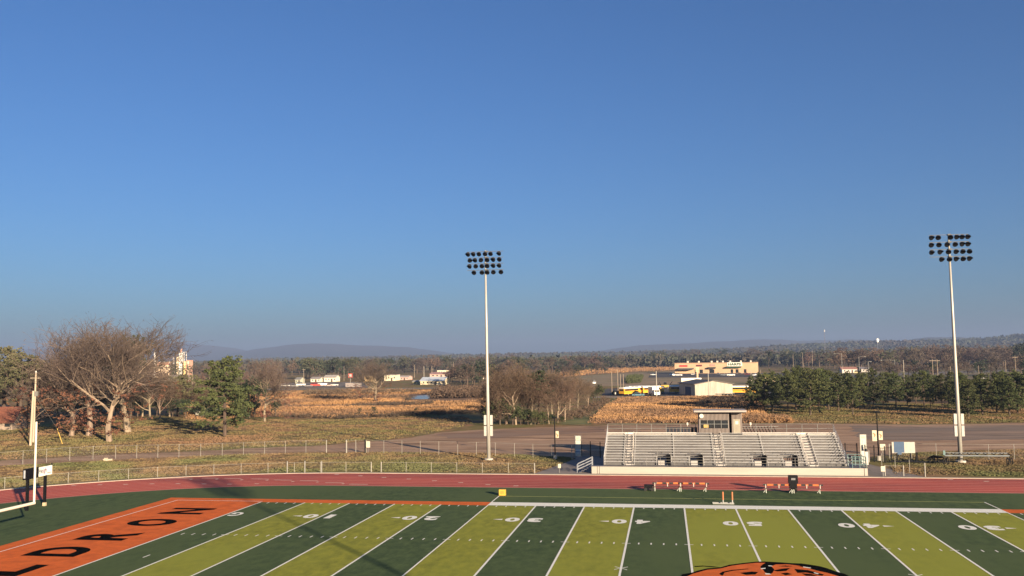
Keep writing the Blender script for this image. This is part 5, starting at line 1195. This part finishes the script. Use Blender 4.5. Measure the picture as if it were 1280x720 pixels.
# town backdrop
band(10,375,450,lin((375,474),(450,472)),lin((375,449),(450,449)),['fever','folive','folive'],'green trees behind the white house','%s tree behind the small white house',jb=1,jt=4)
band(34,330,640,lin((330,468),(640,464)),lin((330,450),(480,446),(640,444)),['fbare','fbrown','folive','fever','fbare'],'far trees behind the town','%s tree in the far belt behind the town shops',jb=2,jt=3)
band(20,560,640,lin((560,480),(640,480)),lin((560,456),(640,450)),['folive','fever','fbrown','fbare'],'trees right of the shops','%s tree between the shops and the left floodlight pole',jb=3,jt=5)
# centre
band(26,640,850,lin((640,470),(740,462),(850,456.5)),lin((640,448),(740,444),(850,440)),['fbare','fever','folive','fbare','fbrown'],'far trees above the tawny rise','%s tree in the belt above the tawny rise',jb=1.2,jt=3,wx=1.3)
band(12,690,790,lin((690,478),(790,459)),lin((690,458),(790,448)),['fever','folive','fbare'],'dark trees on the edge of the rise','%s tree at the edge of the tawny rise',jb=1,jt=2,wx=1.3)
band(26,840,1050,lin((840,455.5),(940,455.5),(1050,460)),lin((840,438),(1050,437)),['fever','folive','fbare','fbrown'],'far trees behind the store','%s tree in the belt behind the long store',jb=1,jt=3,wx=1.3)
# right
band(46,1040,1310,lin((1040,463),(1310,458)),lin((1040,437),(1150,432),(1310,432)),['fbare','fbrown','fbare','folive','fbrown'],'bare trees beyond the highway','%s tree in the belt beyond the highway',jb=2.5,jt=3,wx=1.35)
band(24,1090,1320,lin((1090,472),(1320,470)),lin((1090,452),(1320,447)),['fbare','fbrown','fbare','fever'],'bare trees behind the pine grove','%s tree just behind the pine grove',jb=2,jt=4,wx=1.3)
ptree('fever',1277,462,428,'big dark evergreen at the right edge beyond the grove',wx=1.1)
ptree('fever',961,461,436,'rounded dark tree standing clear right of the store')

# ------------------------------------------------------------------ distant woodland and hills
wood_m=mat('woodland_canopy',(.072,.058,.042),(.034,.034,.025),.012,rough=.95,c3=(.05,.058,.035),scale2=.004,detail=10,stretch=(1,1,1))
def woodland(n,d0,d1,seed,zf):
    r=np.random.default_rng(seed); px=r.uniform(-60,1340,n); D_=np.exp(r.uniform(math.log(d0),math.log(d1),n)); cs=[];rd=[]
    for a_,D__ in zip(px,D_):
        q=far(a_,440,D__); h=r.uniform(8,17); 
        for k in range(3):
            cs.append((q[0]+r.normal()*4,q[1]+r.normal()*4,zf(a_,D__)+h*(.45+.2*k))); rd.append(h*.42)
    v,f=leafcloud(cs,rd,12,2.1,seed,flat=.8,elong=1.3); return v,f
v,f=woodland(4200,1150,3300,5,lambda px,D__: max(0,(D__-1500)/1800*np.interp(px,[0,600,900,1280],[0,0,14,34])))
ob=bpy.data.objects.new('distant_woodland',npmesh('distant_woodland',[(v,f)],wood_m)); C.objects.link(ob); tag(ob,'distant grey brown woodland covering the plain below the hills','woodland',kind='stuff')
def ridge(name,pts,D,dep,m,seed,rough=.02,step=4,bump_=0):
    xs=[p[0] for p in pts]; ys_=[p[1] for p in pts]; px=np.arange(xs[0],xs[-1]+.1,step); rows=[0,.3,.55,.75,.88,.96,1.0,1.08,1.3,1.8]; hp=[0,.22,.48,.72,.88,.97,1,.95,.6,0]
    V=[];n=len(px)
    for a_,hh in zip(rows,hp):
        for x_ in px:
            py=np.interp(x_,xs,ys_); top=far(x_,py,D); q=far(x_,py,D+(a_-1)*dep)
            z=max(0,top[2])*hh; nz=noise.fractal(Vector((x_*.03,a_*4,seed)),.9,2.,6)*rough*max(8,top[2])*min(1,hh*1.5)
            if bump_: nz+=bump_*noise.noise(Vector((x_*.9,a_*60,seed)))*hh
            V.append((q[0],q[1],z+nz-(2 if hh==0 else 0)))
    F_=[(j*n+i,j*n+i+1,(j+1)*n+i+1,(j+1)*n+i) for j in range(len(rows)-1) for i in range(n-1)]
    mb=MB(); mb.v=V; mb.f=F_; o_=struct(name,mb,m); o_.data.polygons.foreach_set('use_smooth',[True]*len(F_)); return o_
hillm=mat('wooded_hill',(.075,.066,.046),(.04,.042,.03),.004,rough=.95,detail=12,c3=(.05,.052,.034),scale2=.0015)
ridge('hills',[(-80,440),(60,436),(150,431),(205,429.5),(232,429),(262,431.5),(300,436.5),(320,440),(350,444),(380,452)],11000,2500,hillm,1,.03,2,4)
ridge('hills',[(268,449),(290,442),(318,436.5),(345,433.3),(372,429.6),(388,428.8),(405,429.6),(440,431),(480,432.5),(512,434.5),(540,438),(565,441.5),(590,446),(610,452)],9500,2200,hillm,2,.03,2,4)
ridge('hills',[(690,450),(715,442),(750,438.5),(775,435),(800,431.5),(830,430.2),(870,428.8),(905,426.5),(940,424.5),(975,424.4),(1000,426),(1040,425.2),(1060,424),(1100,426),(1150,432),(1180,445)],9000,2200,hillm,3,.03,2,4)
ridge('hills',[(690,447),(712,441),(730,437.5),(745,441),(770,447)],10500,1500,hillm,4,.03,3)
ridge('hills',[(1120,432),(1140,424),(1165,421.6),(1200,421.5),(1235,423),(1300,424),(1360,424)],6500,1500,hillm,6,.04,1.5,6)
ridge('wooded_ridge',list(zip([-80,200,330,480,560,640,720,800,860,930,975,1010,1040,1070,1110,1150,1200,1240,1275,1310,1380],[456,455.5,449.5,447,445,443,442,440.5,438.8,436,432.5,431,429.4,428,427,426.6,425,423,419,416.5,414.5])),3800,1400,wood_m,7,.05,2,2)
RP=([-80,200,330,480,560,640,720,800,860,930,975,1010,1040,1070,1110,1150,1200,1240,1275,1310,1380],[456,455.5,449.5,447,445,443,442,440.5,438.8,436,432.5,431,429.4,428,427,426.6,425,423,419,416.5,414.5])
r_=np.random.default_rng(77); cs=[];rd=[]
for _ in range(7000):
    x_=r_.uniform(-60,1340); a_=r_.uniform(.3,1.05); py=np.interp(x_,*RP); tp=far(x_,py,3800); q=far(x_,py,3800+(a_-1)*1400); hh=np.interp(a_,[0,.3,.55,.75,.88,.96,1.,1.08],[0,.22,.48,.72,.88,.97,1,.95]); h=r_.uniform(5,13); cs.append((q[0],q[1],max(0,tp[2])*hh+h*.15)); rd.append(h*.8)
ob=bpy.data.objects.new('ridge_woodland',npmesh('ridge_woodland',[leafcloud(cs,rd,9,4.2,78,flat=.7,elong=1.3)],wood_m)); C.objects.link(ob); tag(ob,'trees covering the wooded ridge below the far hills','woodland',kind='stuff')

# ------------------------------------------------------------------ haze
hz=MB().box(-12500,9500,-950,13800,-1,300); hob=hz.build('haze',bpy.data.materials.new('haze_air')); tag(hob,'pale blue haze in the distance','haze',kind='stuff')
hm=hob.data.materials[0]; hm.use_nodes=True; t=hm.node_tree; t.nodes.clear(); pv=t.nodes.new('ShaderNodeVolumePrincipled'); out=t.nodes.new('ShaderNodeOutputMaterial')
pv.inputs['Color'].default_value=(.24,.325,.53,1); pv.inputs['Density'].default_value=.00014; pv.inputs['Anisotropy'].default_value=0.; t.links.new(pv.outputs[0],out.inputs['Volume'])
